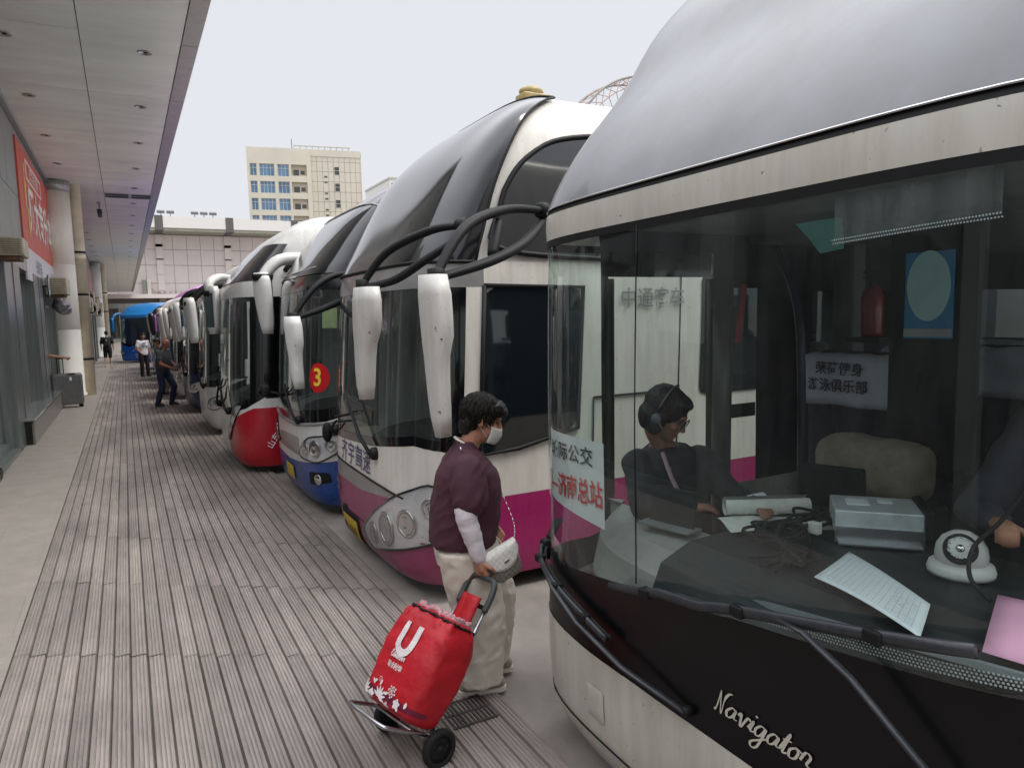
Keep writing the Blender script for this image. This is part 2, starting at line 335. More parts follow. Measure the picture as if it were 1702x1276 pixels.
# ---------------------------------------------------------------- coaches
class Coach:
    """Horizontal slices: profile rows (v, z, setback, half width, nose depth)."""
    def __init__(s, root, prof, W=1.2, nz=4.2):
        s.root = root; s.nz = nz; s.prof = prof; s.tab = []; L = 0; last = None
        for i in range(241):
            t = math.pi/2*i/240; x, y = s.unit(t, W, .62)
            if last: L += math.hypot(x-last[0], y-last[1])
            last = (x, y); s.tab.append(L)
        s.L0 = L
    def unit(s, t, w, A):
        e = 2/s.nz; return A*(1-math.cos(t)**e), w*math.sin(t)**e
    def th(s, a):
        lo, hi = 0, 240
        while hi-lo > 1:
            m = (lo+hi)//2
            if s.tab[m] <= a: lo = m
            else: hi = m
        f = (a-s.tab[lo])/max(1e-9, s.tab[hi]-s.tab[lo]); return math.pi/2*(lo+f)/240
    def row(s, v):
        P = s.prof
        if v <= P[0][0]: return P[0][1:]
        for i in range(len(P)-1):
            if v <= P[i+1][0]:
                a, b, c, d = P[max(i-1, 0)], P[i], P[i+1], P[min(i+2, len(P)-1)]
                t = (v-b[0])/(c[0]-b[0]); o = []
                for k in range(1, 5):
                    m0 = (c[k]-a[k])/max(1e-6, c[0]-a[0])*(c[0]-b[0]); m1 = (d[k]-b[k])/max(1e-6, d[0]-b[0])*(c[0]-b[0])
                    o.append((2*t**3-3*t*t+1)*b[k]+(t**3-2*t*t+t)*m0+(-2*t**3+3*t*t)*c[k]+(t**3-t*t)*m1)
                return o
        return P[-1][1:]
    def raw(s, a, v):
        z, d, w, A = s.row(v); sg = -1 if a < 0 else 1; q = abs(a)
        if q <= s.L0: x, y = s.unit(s.th(q), w, A)
        else: x, y = A+(q-s.L0), w
        return Vector((d+x, sg*y, z))
    def P(s, a, v, off=0):
        p = s.raw(a, v)
        if off:
            e = .015; du = s.raw(a+e, v)-s.raw(a-e, v); dv = s.raw(a, v+e)-s.raw(a, v-e)
            n = dv.cross(du)
            if n.length > 1e-9:
                n.normalize()
                if n.dot(Vector((-1, 0, .15)) if abs(a) < s.L0 else Vector((0, a, .2))) < 0: n = -n
                p = p+n*off
        return p
    def patch(s, name, m, s0, s1, lo, hi, off=0, parent=None, ds=.07, dv=.09, thick=0, side=1.0):
        """Grid between s0..s1 and v=lo(s)..hi(s) (numbers or key lists)."""
        f = lambda g: (lambda a: g) if isinstance(g, (int, float)) else (lambda a: keyed(g, a))
        fl, fh = f(lo), f(hi); ss = [s0]
        keys = sorted({k for g in (lo, hi) if isinstance(g, (list, tuple)) for k, _ in g})
        while ss[-1] < s1-1e-6:
            a = ss[-1]; st = ds if -2.2 < a < 2.0 else side
            nx = a+st
            if a < -2.2 and nx > -2.2: nx = -2.2
            for k in keys:
                if a+1e-4 < k < nx: nx = k; break
            ss.append(min(s1, nx))
        if len(ss) > 2 and ss[-1]-ss[-2] < 1e-4: ss.pop(-2)
        H = max(abs(fh(a)-fl(a)) for a in ss); nv = max(1, int(math.ceil(H/dv)))
        bm = B(); G = [[bm.verts.new(s.P(a, fl(a)+(fh(a)-fl(a))*k/nv, off)) for k in range(nv+1)] for a in ss]
        for i in range(len(G)-1):
            for k in range(nv): bm.faces.new((G[i][k], G[i][k+1], G[i+1][k+1], G[i+1][k]))
        bmesh.ops.remove_doubles(bm, verts=bm.verts, dist=1e-5)
        o = obj(name, bm, m, parent or s.root, smooth=True)
        if thick:
            md = o.modifiers.new('thick', 'SOLIDIFY'); md.thickness = thick; md.offset = -1
        return o
    def shape(s, name, m, pts, off=.004, parent=None, thick=.01, rim=None):
        """Closed outline in (s, v), filled by fan about its centroid, rounded by resampling."""
        n = len(pts); cx = sum(p[0] for p in pts)/n; cy = sum(p[1] for p in pts)/n; bm = B(); K = 5
        R_ = [[bm.verts.new(s.P(cx+(px-cx)*k/K, cy+(py-cy)*k/K, off+thick*(1-(k/K)**3))) for px, py in pts] for k in range(1, K+1)]
        c = bm.verts.new(s.P(cx, cy, off+thick))
        for i in range(n):
            j = (i+1) % n; bm.faces.new((c, R_[0][i], R_[0][j]))
            for k in range(K-1): bm.faces.new((R_[k][i], R_[k+1][i], R_[k+1][j], R_[k][j]))
        return obj(name, bm, m, parent or s.root, smooth=True)
    def strip(s, name, m, pts, w, off=.006, parent=None):
        """Raised band following (s, v) points."""
        bm = B(); tube(bm, [s.P(a, v, off) for a, v in pts], w, 6); return obj(name, bm, m, parent or s.root, smooth=True)
    def text(s, name, m, word, size, s0, v0, bold=.01, off=.012, shear=0, parent=None, space=1.0, ang=0, bm=None):
        ca, sa = math.cos(ang), math.sin(ang); own = bm is None; bm = bm or B()
        text_on(bm, word, size, lambda x, y: s.P(s0-(x*ca-y*sa), v0+x*sa+y*ca, off), bold, shear, space)
        return obj(name, bm, m, parent or s.root) if own else None
def keyed(g, a):
    if a <= g[0][0]: return g[0][1]
    for (x0, y0), (x1, y1) in zip(g, g[1:]):
        if a <= x1:
            t = (a-x0)/(x1-x0); return y0+(y1-y0)*t
    return g[-1][1]
def rnd_poly(pts, m=4):
    """Round a closed 2-D outline."""
    n = len(pts); out = []
    for i in range(n):
        a, b, c, d = [Vector((*pts[(i+k) % n], 0)) for k in (-1, 0, 1, 2)]
        for k in range(m):
            t = k/m; p = .5*((2*b)+(c-a)*t+(2*a-5*b+4*c-d)*t*t+(3*b-a-3*c+d)*t**3); out.append((p.x, p.y))
    return out
def chamfer(pts, r=.25):
    n = len(pts); out = []
    for i in range(n):
        a, b, c = [Vector(pts[(i+k) % n]) for k in (-1, 0, 1)]
        for t in (0, .5, 1):
            p0 = b+(a-b)*r; p1 = b+(c-b)*r; q = (1-t)**2*p0+2*t*(1-t)*b+t*t*p1; out.append((q.x, q.y))
        m0 = b+(c-b)*r; m1 = c+(b-c)*r
        for t in (.33, .67): q = m0+(m1-m0)*t; out.append((q.x, q.y))
    return out
# nose profile: (v, z, setback, half width, nose depth)
def nose(zh=2.36, W=1.2, low=.08, top=3.78, k=1.0, d0=.1):
    t = (top-zh)/1.42
    return [(low, low, .09, W-.04, .64), (.2, .2, .025, W-.01, .62), (.5, .5, 0, W, .62), (1.0, 1.0, .015, W, .62), (1.6, 1.6, d0*.5, W, .62), (zh-.15, zh-.15, d0, W-.01, .6),
            (zh, zh, d0*1.2, W-.015, .58), (zh+.28, zh+.26*t, d0+.16*k, W-.025, .5), (zh+.6, zh+.54*t, .42*k, W-.04, .41), (zh+.95, zh+.84*t, .62*k, W-.06, .34), (zh+1.25, zh+1.08*t, .86*k, W-.12, .26),
            (zh+1.55, zh+1.26*t, 1.12*k, W-.28, .3), (zh+1.85, zh+1.36*t, 1.42*k, W-.55, .4), (zh+2.3, zh+1.42*t, 2.1*k, W-1.12, .3)]
BACK = 9.5
def wheel_pair(root, W, x=2.55):
    for sg in (-1, 1):
        bm = B(); y = sg*(W-.2)
        lathe(bm, [(.2, -.13), (.42, -.13), (.46, -.1), (.47, 0), (.46, .1), (.42, .13), (.2, .13)], (x, y, .47), (0, 1, 0), 32)
        w = obj('wheel', bm, M_rubber, root, True)
        bm = B(); lathe(bm, [(0, -.05), (.08, -.05), (.1, .02), (.18, -.02), (.24, .05), (.26, .06)] if sg > 0 else [(0, .05), (.08, .05), (.1, -.02), (.18, .02), (.24, -.05), (.26, -.06)], (x, y+sg*.08, .47), (0, 1, 0), 24)
        obj('rim', bm, M_alu, w, True)
def seats(root, z=.85, rows=5, x0=2.4, W=1.2, col=(60, 66, 84), cloth=(150, 150, 152), step=.85):
    m = mat('seat_cloth_%d' % col[2], col, .9, var=.2, scale=12); mc = mat('headrest_cloth', cloth, .9, var=.1, scale=12)
    for r in range(rows):
        for y in (-.9, -.42, .42, .9):
            y *= W/1.2; bm = B(); x = x0+r*step
            box(bm, (x, y, z+.35), (.14, .44, .95), bevel=.05); box(bm, (x-.2, y, z-.05), (.5, .44, .14), bevel=.04)
            st = obj('seat', bm, m, root, True)
            bm = B(); box(bm, (x-.005, y, z+.72), (.16, .4, .24), bevel=.05); obj('headrest_cover', bm, mc, st, True)
def cabin(root, W=1.2, z0=.92, x0=.25, zr=2.3, back=BACK, dark=None):
    """Dashboard, floor, ceiling and steering wheel seen through the windscreen."""
    d = dark or M_dark; bm = B()
    boxl(bm, (x0+.5, -W+.12, .55), (back, W-.12, .6)); boxl(bm, (x0+1.3, -W+.1, zr+.03), (back, W-.1, zr+.08)); boxl(bm, (back-.1, -W+.12, .6), (back-.05, W-.12, zr))
    obj('cabin_floor', bm, d, root)
    bm = B(); w = W-.1
    rr = []
    for k in range(17):
        y = -w+2*w*k/16; xf = x0+.42*abs(y/w)**4
        rr.append([(xf, y, z0-.3), (xf, y, z0-.02), (xf+.1, y, z0+.02), (xf+.45, y, z0+.06+.04*math.cos(y*2)), (xf+.62, y, z0), (xf+.62, y, z0-.3)])
    rings(bm, rr); obj('dashboard', bm, d, root)
    bm = B(); c = Vector((x0+1.0, -.55, z0+.08)); ax = Vector((-.45, 0, .9)).normalized(); u, v = frame_at(ax)
    tube(bm, [c+(u*math.cos(t)+v*math.sin(t))*.22 for t in [2*math.pi*i/24 for i in range(25)]], .016, 8)
    tube(bm, [c-u*.22, c+u*.22], .014, 6); tube(bm, [c, c-ax*.3], .03, 8); obj('steering_wheel', bm, M_black, root, True)
def mirror(root, base, arm, house, w=.17, d=.1, mw=M_white, ma=None, loop=False, r=.03, name='mirror', face=None, notch=False, twist=0):
    """Mirror: housing as part, arm as its sub-part. base/house in coach-local metres; arm = spline points."""
    bm = B(); P = [Vector(p) for p in house]; rr = []; n = 20
    m = len(P)
    for i in range(m):
        p = P[i]; t = i/(m-1)
        k = [.72, 1.0, 1.02, 1.0, .95, .88, .8, .66, .45][min(8, int(t*8+.5))] if not notch else [.8, 1.02, 1.0, .92, .74, .7, .68, .6, .42][min(8, int(t*8+.5))]
        ww = w*k; dd = d*(.6+.4*k)
        kl = min(8, int(t*8+.5)); ring = []
        for q in range(n):
            a = 2*math.pi*q/n; cx = math.copysign(abs(math.cos(a))**.6, math.cos(a)); sy = math.copysign(abs(math.sin(a))**.75, math.sin(a))
            if notch: ww = w*([.9, 1, 1, 1, .98, .95, .9, .8, .55] if cx > 0 else [.8, 1, 1, .95, .55, .42, .36, .3, .2])[kl]
            yy = cx*ww; xx = sy*dd*(1 if sy < 0 else .35)
            ring.append(p+Vector((xx*math.cos(twist)-yy*math.sin(twist)*-1*0-yy*math.sin(twist), yy*math.cos(twist)+xx*math.sin(twist), 0)))
        rr.append(ring)
    rings(bm, rr); h = obj(name, bm, mw, root, True)
    ma = ma or M_black
    for a in arm[:1]:
        bm = B(); p0, p1 = Vector(a[0]), Vector(a[1]); lathe(bm, [(0, -.02), (r*2.0, -.02), (r*2.0, .03), (r*1.5, .05), (0, .05)], p0, p1-p0, 16); obj('hinge', bm, ma, h, True)
        bm = B(); q = Vector(a[-1]); lathe(bm, [(0, -.05), (r*1.5, -.05), (r*1.7, -.01), (r*1.7, .03), (0, .04)], q, (0, 0, 1), 16); obj('swivel_joint', bm, M_black, h, True)
    if notch:
        bm = B(); tube(bm, spline([P[3]+Vector((-d*.75*math.cos(twist)+yy*math.sin(twist)*-1, yy*math.cos(twist)-d*.75*math.sin(twist), -.02*abs(yy)/w)) for yy in (-w*.8, -w*.4, 0, w*.5, w*.85)], 3), .0035, 5); obj('split_line', bm, M_black, h)
    for k, a in enumerate(arm):
        bm = B(); pts = spline(a, 6); L = len(pts); tube(bm, pts, [r*(1+.35*math.sin(math.pi*i/(L-1))) for i in range(L)], 10, (1.0, .8)); obj('arm', bm, ma, h, True)
    bm = B(); p0, p1 = P[1], P[-2]; c = (p0+p1)/2
    rot = Matrix.Rotation(twist, 3, 'Z')
    box(bm, c+rot @ Vector((d*.36, 0, 0)), (.006, w*1.5, (p0-p1).length*.95), rot=rot, bevel=.002) if not notch else box(bm, P[1].lerp(P[3], .5)+rot @ Vector((d*.36, 0, 0)), (.006, w*1.5, (P[1]-P[3]).length*1.1), rot=rot, bevel=.002); obj('mirror_glass', bm, mat('mirror_silver', (150, 160, 165), .05, 1, var=0), h)
    return h
def wiper(co, name, pts, blade, m=M_black):
    bm = B(); tube(bm, [co.P(a, v, o) for a, v, o in pts], [.017]*(len(pts)-1)+[.01], 6, (1, .6)); w = obj('wiper', bm, m, co.root, True)
    bm = B(); tube(bm, [co.P(a, v, .022) for a, v in blade], .011, 6); obj('blade', bm, M_rubber, w, True)
    bm = B(); a, v, o = pts[0]; c = co.P(a, v, 0); n = (co.P(a, v, .1)-c).normalized(); lathe(bm, [(0, -.01), (.05, -.01), (.05, .03), (.035, .05), (0, .055)], c, n, 16); obj('pivot_cap', bm, m, w, True)
    return w
def headlight(co, pts, bulbs, m_in=None, parent=None, r=.06):
    o = co.shape('headlight', m_in or mat('lamp_reflector', (222, 222, 224), .2, .3, .3, .07, 16), pts, .006, parent, .004)
    for a, v, k in bulbs:
        bm = B(); c = co.P(a, v, .01); n = (co.P(a, v, .1)-co.P(a, v, 0)).normalized()
        lathe(bm, [(0, .012), (.3*k, .012), (.55*k, .02), (.85*k, .004), (1.0*k, .012), (1.08*k, .006)], c, n, 24); obj('lamp', bm, M_chrome, o, True)
    co.shape('lens', M_lens, pts, .026, o, .014)
    bm = B(); tube(bm, [co.P(a, v, .01) for a, v in pts+[pts[0]]], .008, 6); obj('seal', bm, M_black, o, True)
    return o
def shell(co, W, m_low, m_up, roof, zl=.85, wsb=1.0, wst=2.2, back=BACK, sw=(1.15, 2.15), win=None, low=.1, hood=None, hs=1.2, upper=None, belt=None, sx=1.62):
    """Common skin: lower sides, window strips, roof, hood and rear."""
    E = back; win = win or mat('tinted_window', (16, 20, 24), .06, coat=1, var=.1, spec=.8)
    for sg in (-1, 1):
        a, b = (-E, -sx) if sg < 0 else (sx, E)
        co.patch('side_skirt', m_low, a, b, low, zl, 0)
        co.patch('side_panel', m_up, a, b, zl, co.prof[6][0]+.02, -.004)
    co.patch('roof', roof, -E, E, co.prof[6][0], co.prof[-1][0], -.006)
    z1 = co.prof[-1][1]; bm = B(); P = [co.P(-E, v) for v in [low+i*.1 for i in range(int((co.prof[-1][0]-low)/.1)+1)]]; Q = [Vector((p.x, -p.y, p.z)) for p in P]
    a = [bm.verts.new(p) for p in P]; b = [bm.verts.new(p) for p in Q]
    for i in range(len(a)-1): bm.faces.new((a[i], a[i+1], b[i+1], b[i]))
    obj('rear_panel', bm, m_up, co.root)
    bm = B(); boxl(bm, (.75, -W+.12, .16), (E-.1, W-.12, .3)); obj('chassis', bm, M_rubber, co.root)
    return win
GREEN_GLASS = ((.36, .44, .43))
M_ws = glass('windscreen_glass', (.58, .66, .65), .012, 1.5, .05, (.45, .47, .47, 1))
M_sg = glass('side_glass', (.2, .25, .26), .012, 1.3, .03, (.3, .3, .3, 1))
M_hoodglass = mat('hood_glass', (27, 28, 32), .13, coat=.7, var=.3, scale=1.6, spec=.55, bump=.05, bscale=3)

def coach(name, label, x, y, W, zh, rz=0, nz=4.2, **k):
    t = thing(name, label, 'coach', (x, y, 0), rz, 'coaches nosed up to the deck in a row')
    co = Coach(t, nose(zh, W, **k), W, nz); co.W = W; return t, co
M_cream = paint('cream_paint', (206, 203, 192), .1); M_whitep = paint('white_paint', (212, 211, 207), .1)
M_pinkf = paint('dusky_pink_paint', (146, 56, 98), .12, .36); M_mag = paint('magenta_paint', (166, 28, 102), .1, .3)
M_red = paint('red_paint', (176, 18, 36), .1, .3); M_blue = paint('blue_paint', (24, 66, 140), .12, .3); M_navy = paint('navy_paint', (22, 40, 82), .15)
M_silver = mat('silver_film', (150, 148, 146), .3, .25, .4, .14, 3)
M_hood0 = mat('silver_hood', (106, 108, 112), .34, 0, .4, .2, 2.6, .06, 7, stretch=(1, 1, 1))

# ---- the pink and white coach
def pink_coach():
    M_whitep = paint('ivory_paint', (224, 220, 211), .1)
    W = 1.16; t, co = coach('coach', 'white coach with dusky pink and magenta lower body beside the walking woman', 1.6, 5.62, W, 2.36)
    shell(co, W, M_mag, M_whitep, M_whitep, zl=.7, sx=1.5)
    top = [(-1.5, .7), (-1.2, .745), (-.8, .7), (0, .62), (1.2, .62), (1.6, .65)]
    line = [(-1.5, .701), (-1.2, .746), (-.95, .72), (-.6, .75), (0, .76), (1.2, .78), (1.6, .8)]
    wsb = [(-1.5, 1.03), (-1.0, 1.12), (-.3, 1.03), (.3, .99), (1.2, .95), (1.6, .95)]
    co.patch('front_panel', M_pinkf, -1.5, 1.6, .1, top); co.patch('front_band', M_silver, -1.5, 1.6, top, line, .001)
    co.patch('belt_panel', M_whitep, -1.5, 1.6, line, wsb)
    co.strip('trim', M_black, [(a/10, keyed(line, a/10)) for a in range(-9, 15)], .008)
    co.strip('seam', M_black, [(a/10, .36) for a in range(-9, 15)], .003, .001)
    ws = co.patch('windscreen', M_ws, -1.36, 1.5, wsb, 2.2, -.002)
    co.patch('frit_band', M_gloss, -1.36, 1.5, [(a, b-.01) for a, b in wsb], [(a, b+.06) for a, b in wsb], .002, ws); co.patch('pillar_frit', M_gloss, -1.36, -1.2, wsb, 2.2, .001, ws); co.patch('pillar_frit', M_gloss, 1.33, 1.5, wsb, 2.2, .001, ws)
    co.patch('front_pillar', M_whitep, -1.5, -1.36, 1.03, 2.2, .003); co.patch('header', M_silver, -1.5, 1.6, 2.2, 2.36, .002)
    dw = co.shape('driver_window', M_sgl, chamfer([(-1.5, 2.2), (-1.5, 1.02), (-1.8, 1.05), (-2.3, 1.15), (-2.32, 2.2)], .12), .004, None, .002)
    co.strip('window_seal', M_black, [(-1.5, 2.21), (-1.49, 1.6), (-1.49, 1.02), (-1.8, 1.04), (-2.31, 1.14), (-2.33, 2.2), (-1.5, 2.21)], .018, .006, dw)
    h = co.patch('hood', M_hoodglass, -1.42, 1.42, 2.37, 3.98, .006); co.strip('seal', M_black, [(a/10*1.43/1.4, 2.375) for a in range(-14, 15)], .012, .01, h)
    co.strip('seal', M_black, [(-1.43, 2.38+k*.1) for k in range(17)], .01, .008, h); co.strip('seal', M_black, [(a/10, 3.99) for a in range(-14, 15)], .012, .008, h)
    # upper driver-side window arch
    pts = [(-1.56, 2.5), (-1.57, 2.8), (-1.6, 3.05), (-1.7, 3.25), (-1.9, 3.4), (-2.4, 3.48), (-3.5, 3.5), (-4.6, 3.5), (-4.6, 2.9), (-4.6, 2.42), (-3.2, 2.42), (-2.2, 2.42)]
    uw = co.shape('upper_window', M_sgl, rnd_poly(pts), .004, None, .002); co.strip('window_seal', M_black, rnd_poly(pts)+[pts[0]], .02, .005, uw)
    co.strip('division', M_black, [(-2.45, 2.43), (-2.5, 3.47)], .012, .008, uw)
    for a in (-4.2, -5.7, -7.2):
        co.shape('side_window', M_sgl, chamfer([(a+.68, 2.3), (a+.68, 1.3), (a-.75, 1.3), (a-.75, 2.3)], .06), .003, None, .002)
    # white flank with the maker's lettering and locker hatch
    co.text('maker_lettering', mat('chrome_letters', (168, 168, 168), .3, .4, var=.1), '中通客车', .165, -3.0, 2.1, .012, .012)
    co.strip('seam', M_black, [(-2.45, 1.36), (-3.3, 1.36)], .008, .003); co.strip('seam', M_black, [(-2.45, 1.36), (-2.46, .75)], .006, .003); co.strip('seam', M_black, [(-3.3, 2.3), (-3.3, .75)], .006, .003)
    co.text('fleet_lettering', mat('blue_lettering', (72, 66, 110), .5), '齐宇高速', .2, .12, .865, .006, .006, space=1.16)
    co.text('emblem', M_chrome, '中', .21, .72, .5, .02, .016)
    hp = chamfer([(-.02, .3), (-.26, .19), (-.85, .34), (-1.32, .48), (-1.36, .74), (-1.12, .85), (-.8, .73), (-.4, .53)], .16)
    headlight(co, hp, [(-.36, .35, .085), (-.64, .45, .12), (-.93, .55, .095), (-1.14, .68, .07)])
    co.shape('tow_cover', M_black, chamfer([(.53, .33), (.42, .33), (.42, .39), (.53, .39)], .1), .004, None, .003)
    pl = co.shape('number_plate', mat('yellow_plate', (206, 172, 40), .4, var=.2, scale=20), chamfer([(.58, .1), (.12, .1), (.12, .31), (.58, .31)], .06), .014, None, .004)
    co.text('plate_lettering', M_ink, '鲁·10329', .1, .35, .205, .012, .024, parent=pl)
    co.shape('plate_recess', M_black, chamfer([(.64, .06), (.06, .06), (.06, .35), (.64, .35)], .06), .004, None, .002)
    co.text('badge', mat('pale_lettering', (190, 150, 170), .5), 'LN', .09, -.62, .15, .012, .006)
    wiper(co, 'wiper', [(-.43, .98, .05), (-.2, 1.08, .06), (.15, 1.33, .06)], [(.8, 1.12), (.3, 1.2), (.0, 1.26)])
    wiper(co, 'wiper', [(.95, .97, .05), (.8, 1.02, .06), (.55, 1.12, .05)], [(1.2, 1.08), (.6, 1.1), (.2, 1.16)])
    bm = B(); tube(bm, [co.P(1.1, 1.0, .0), co.P(1.12, .98, .12), co.P(1.15, .92, .22)], .012, 6); ell(bm, co.P(1.15, .9, .24), (.05, .06, .1)); obj('blind_spot_mirror', bm, M_black, t, True)
    # two mirrors with looped arms on the driver's side
    loc = lambda x, y, z: Vector((x-1.6, y-5.62, z))
    mw = paint('mirror_white', (206, 203, 198), .08)
    mirror(t, None, [[loc(2.4, 3.96, 2.66), loc(2.02, 3.76, 2.62), loc(1.66, 3.56, 2.48), loc(1.44, 3.46, 2.22)], [loc(2.4, 3.96, 2.6), loc(2.1, 3.7, 2.42), loc(1.8, 3.55, 2.3), loc(1.44, 3.46, 2.2)], [loc(1.95, 3.72, 2.55), loc(1.85, 3.62, 2.34)]],
           [loc(1.445+.002*k, 3.48-.006*k, 2.22-.106*k) for k in range(9)], .1, .08, mw, M_black, r=.027, notch=True, twist=.35)
    mirror(t, None, [[loc(1.88, 4.05, 2.56), loc(1.72, 4.2, 2.54), loc(1.5, 4.4, 2.42), loc(1.36, 4.5, 2.22)], [loc(1.85, 4.05, 2.48), loc(1.68, 4.18, 2.36), loc(1.52, 4.34, 2.24), loc(1.36, 4.5, 2.2)]],
           [loc(1.38, 4.42+.01*k, 2.2-.09*k) for k in range(9)], .14, .08, mw, M_black, r=.025, notch=True, twist=.2)
    bm = B(); ell(bm, loc(3.12, 5.3, 3.85), (.11, .09, .05)); box(bm, loc(3.14, 5.3, 3.8), (.26, .17, .06), bevel=.015); obj('roof_lamp', bm, mat('amber_cap', (170, 150, 96), .4, var=.2), t, True)
    cabin(t, W, .95); seats(t, .9, 4, 2.5, W); wheel_pair(t, W)
    return t, co
M_sgl = mat('smoked_glass', (20, 27, 31), .05, coat=1, var=.12, scale=1.2, spec=.7)
pink_coach()

# ---- the coach numbered 3
def three_coach():
    W = 1.16; t, co = coach('coach', 'white and blue coach with a red disc numbered 3 on its windscreen', 1.55, 8.2, W, 2.45, top=3.55)
    shell(co, W, M_blue, M_whitep, mat('dark_roof', (44, 46, 52), .3, coat=.4), zl=.6)
    b1 = [(-1.62, .62), (-1.2, .58), (-.5, .5), (0, .46), (1.6, .5)]; wsb = [(-1.62, 1.12), (-1.1, .98), (-.4, .9), (.4, .9), (1.3, 1.0), (1.62, 1.1)]
    co.patch('bumper', M_blue, -1.62, 1.62, .1, b1); co.patch('front_panel', M_whitep, -1.62, 1.62, b1, wsb, .002)
    ws = co.patch('windscreen', M_ws, -1.5, 1.5, wsb, 2.3, -.002); co.patch('frit_band', M_gloss, -1.5, 1.5, [(a, b-.01) for a, b in wsb], [(a, b+.13) for a, b in wsb], .001, ws)
    co.patch('pillar_frit', M_gloss, -1.5, -1.3, wsb, 2.3, .001, ws); co.patch('pillar_frit', M_gloss, 1.35, 1.5, wsb, 2.3, .001, ws)
    co.patch('front_pillar', M_black, -1.66, -1.5, 1.05, 2.3, .002); co.patch('header', M_gloss, -1.6, 1.6, 2.3, 2.46, .002)
    co.strip('chrome_lip', M_silver, [(a/10, keyed(wsb, a/10)-.015) for a in range(-15, 16)], .018, .004)
    d = [(-1.0+.14*math.cos(k*math.pi/12), 1.42+.15*math.sin(k*math.pi/12)) for k in range(24)]
    n3 = co.shape('number_disc', mat('red_disc', (200, 24, 30), .4, var=.08), d, .012, None, .002); co.text('numeral', mat('yellow_numeral', (246, 208, 60), .5, var=.05), '3', .25, -1.0, 1.42, .02, .02, parent=n3)
    hp = chamfer([(-.5, .6), (-.62, .56), (-1.0, .55), (-1.33, .72), (-1.3, .86), (-.8, .8)], .2); headlight(co, hp, [(-.75, .67, .07), (-.95, .69, .085), (-1.15, .74, .06)])
    hp = chamfer([(.5, .6), (.62, .56), (1.0, .55), (1.33, .72), (1.3, .86), (.8, .8)], .2); headlight(co, hp, [(.75, .67, .07), (.95, .69, .085)])
    co.shape('grille', M_silver, chamfer([(-.5, .56), (.5, .56), (.5, .72), (-.5, .76)], .1), .005, None, .004)
    fr = co.shape('fog_lamp_bezel', M_black, chamfer([(-.8, .3), (-1.15, .36), (-1.12, .46), (-.8, .44)], .15), .004, None, .003)
    for a, v in ((-.98, .38),):
        bm = B(); c = co.P(a, v, .006); n = (co.P(a, v, .1)-co.P(a, v)).normalized(); lathe(bm, [(0, .02), (.035, .022), (.05, .01), (.055, .012), (.05, 0)], c, n, 20); obj('fog_lamp', bm, M_chrome, fr, True)
    co.shape('number_plate', mat('yellow_plate', (206, 172, 40)), chamfer([(-.2, .24), (.2, .24), (.2, .4), (-.2, .4)], .06), .012, None, .004)
    co.shape('driver_window', M_sgl, chamfer([(-1.68, 2.25), (-1.68, 1.1), (-2.5, 1.1), (-2.5, 2.25)], .1), .004, None, .002)
    h = co.patch('hood', M_hoodglass, -1.4, 1.4, 2.47, 4.0, .005)
    ip = [(-1.36, 2.6), (-1.36, 3.0), (-1.3, 3.35), (-1.1, 3.5), (0, 3.55), (1.1, 3.5), (1.3, 3.3), (1.36, 2.6)]
    co.strip('window_line', M_silver, rnd_poly(ip)+[ip[0]], .012, .008, h)
    pts = [(-1.56, 2.6), (-1.6, 3.05), (-1.75, 3.3), (-2.4, 3.45), (-4, 3.5), (-4, 2.5), (-2.4, 2.5)]; co.shape('upper_window', M_sgl, rnd_poly(pts), .004, None, .002); co.strip('window_arch', M_silver, rnd_poly(pts)+[pts[0]], .02, .006)
    co.shape('permit', mat('yellow_card', (214, 216, 150), .6), chamfer([(-1.02, 1.92), (-1.2, 1.92), (-1.2, 2.12), (-1.02, 2.12)], .05), -.02, None, .001)
    wiper(co, 'wiper', [(-.55, .95, .05), (-.35, 1.05, .06), (.0, 1.3, .06)], [(.6, 1.12), (.1, 1.2), (-.1, 1.26)])
    bm = B(); p = co.P(.2, 1.15, .0); q = co.P(.25, 1.2, .22); tube(bm, [p, q], .015, 6); box(bm, q, (.1, .16, .14), bevel=.03); lathe(bm, [(0, .0), (.04, 0), (.04, .02), (0, .02)], q+Vector((-.05, -.0, 0)), (-1, 0, 0), 16); obj('front_camera', bm, M_black, t, True)
    loc = lambda x, y, z: Vector((x-1.55, y-8.2, z))
    mirror(t, None, [[loc(2.1, 6.72, 2.4), loc(1.8, 6.66, 2.42), loc(1.55, 6.6, 2.3), loc(1.34, 6.58, 2.04)], [loc(2.1, 6.7, 2.32), loc(1.85, 6.6, 2.2), loc(1.6, 6.58, 2.1), loc(1.34, 6.58, 2.02)]],
           [loc(1.35+.004*k, 6.6-.003*k, 2.04-.082*k) for k in range(9)], .105, .08, M_white, M_black, r=.027, notch=True, twist=.3)
    cabin(t, W, .98); seats(t, .9, 4, 2.4, W, (80, 40, 44)); wheel_pair(t, W); return t, co
three_coach()

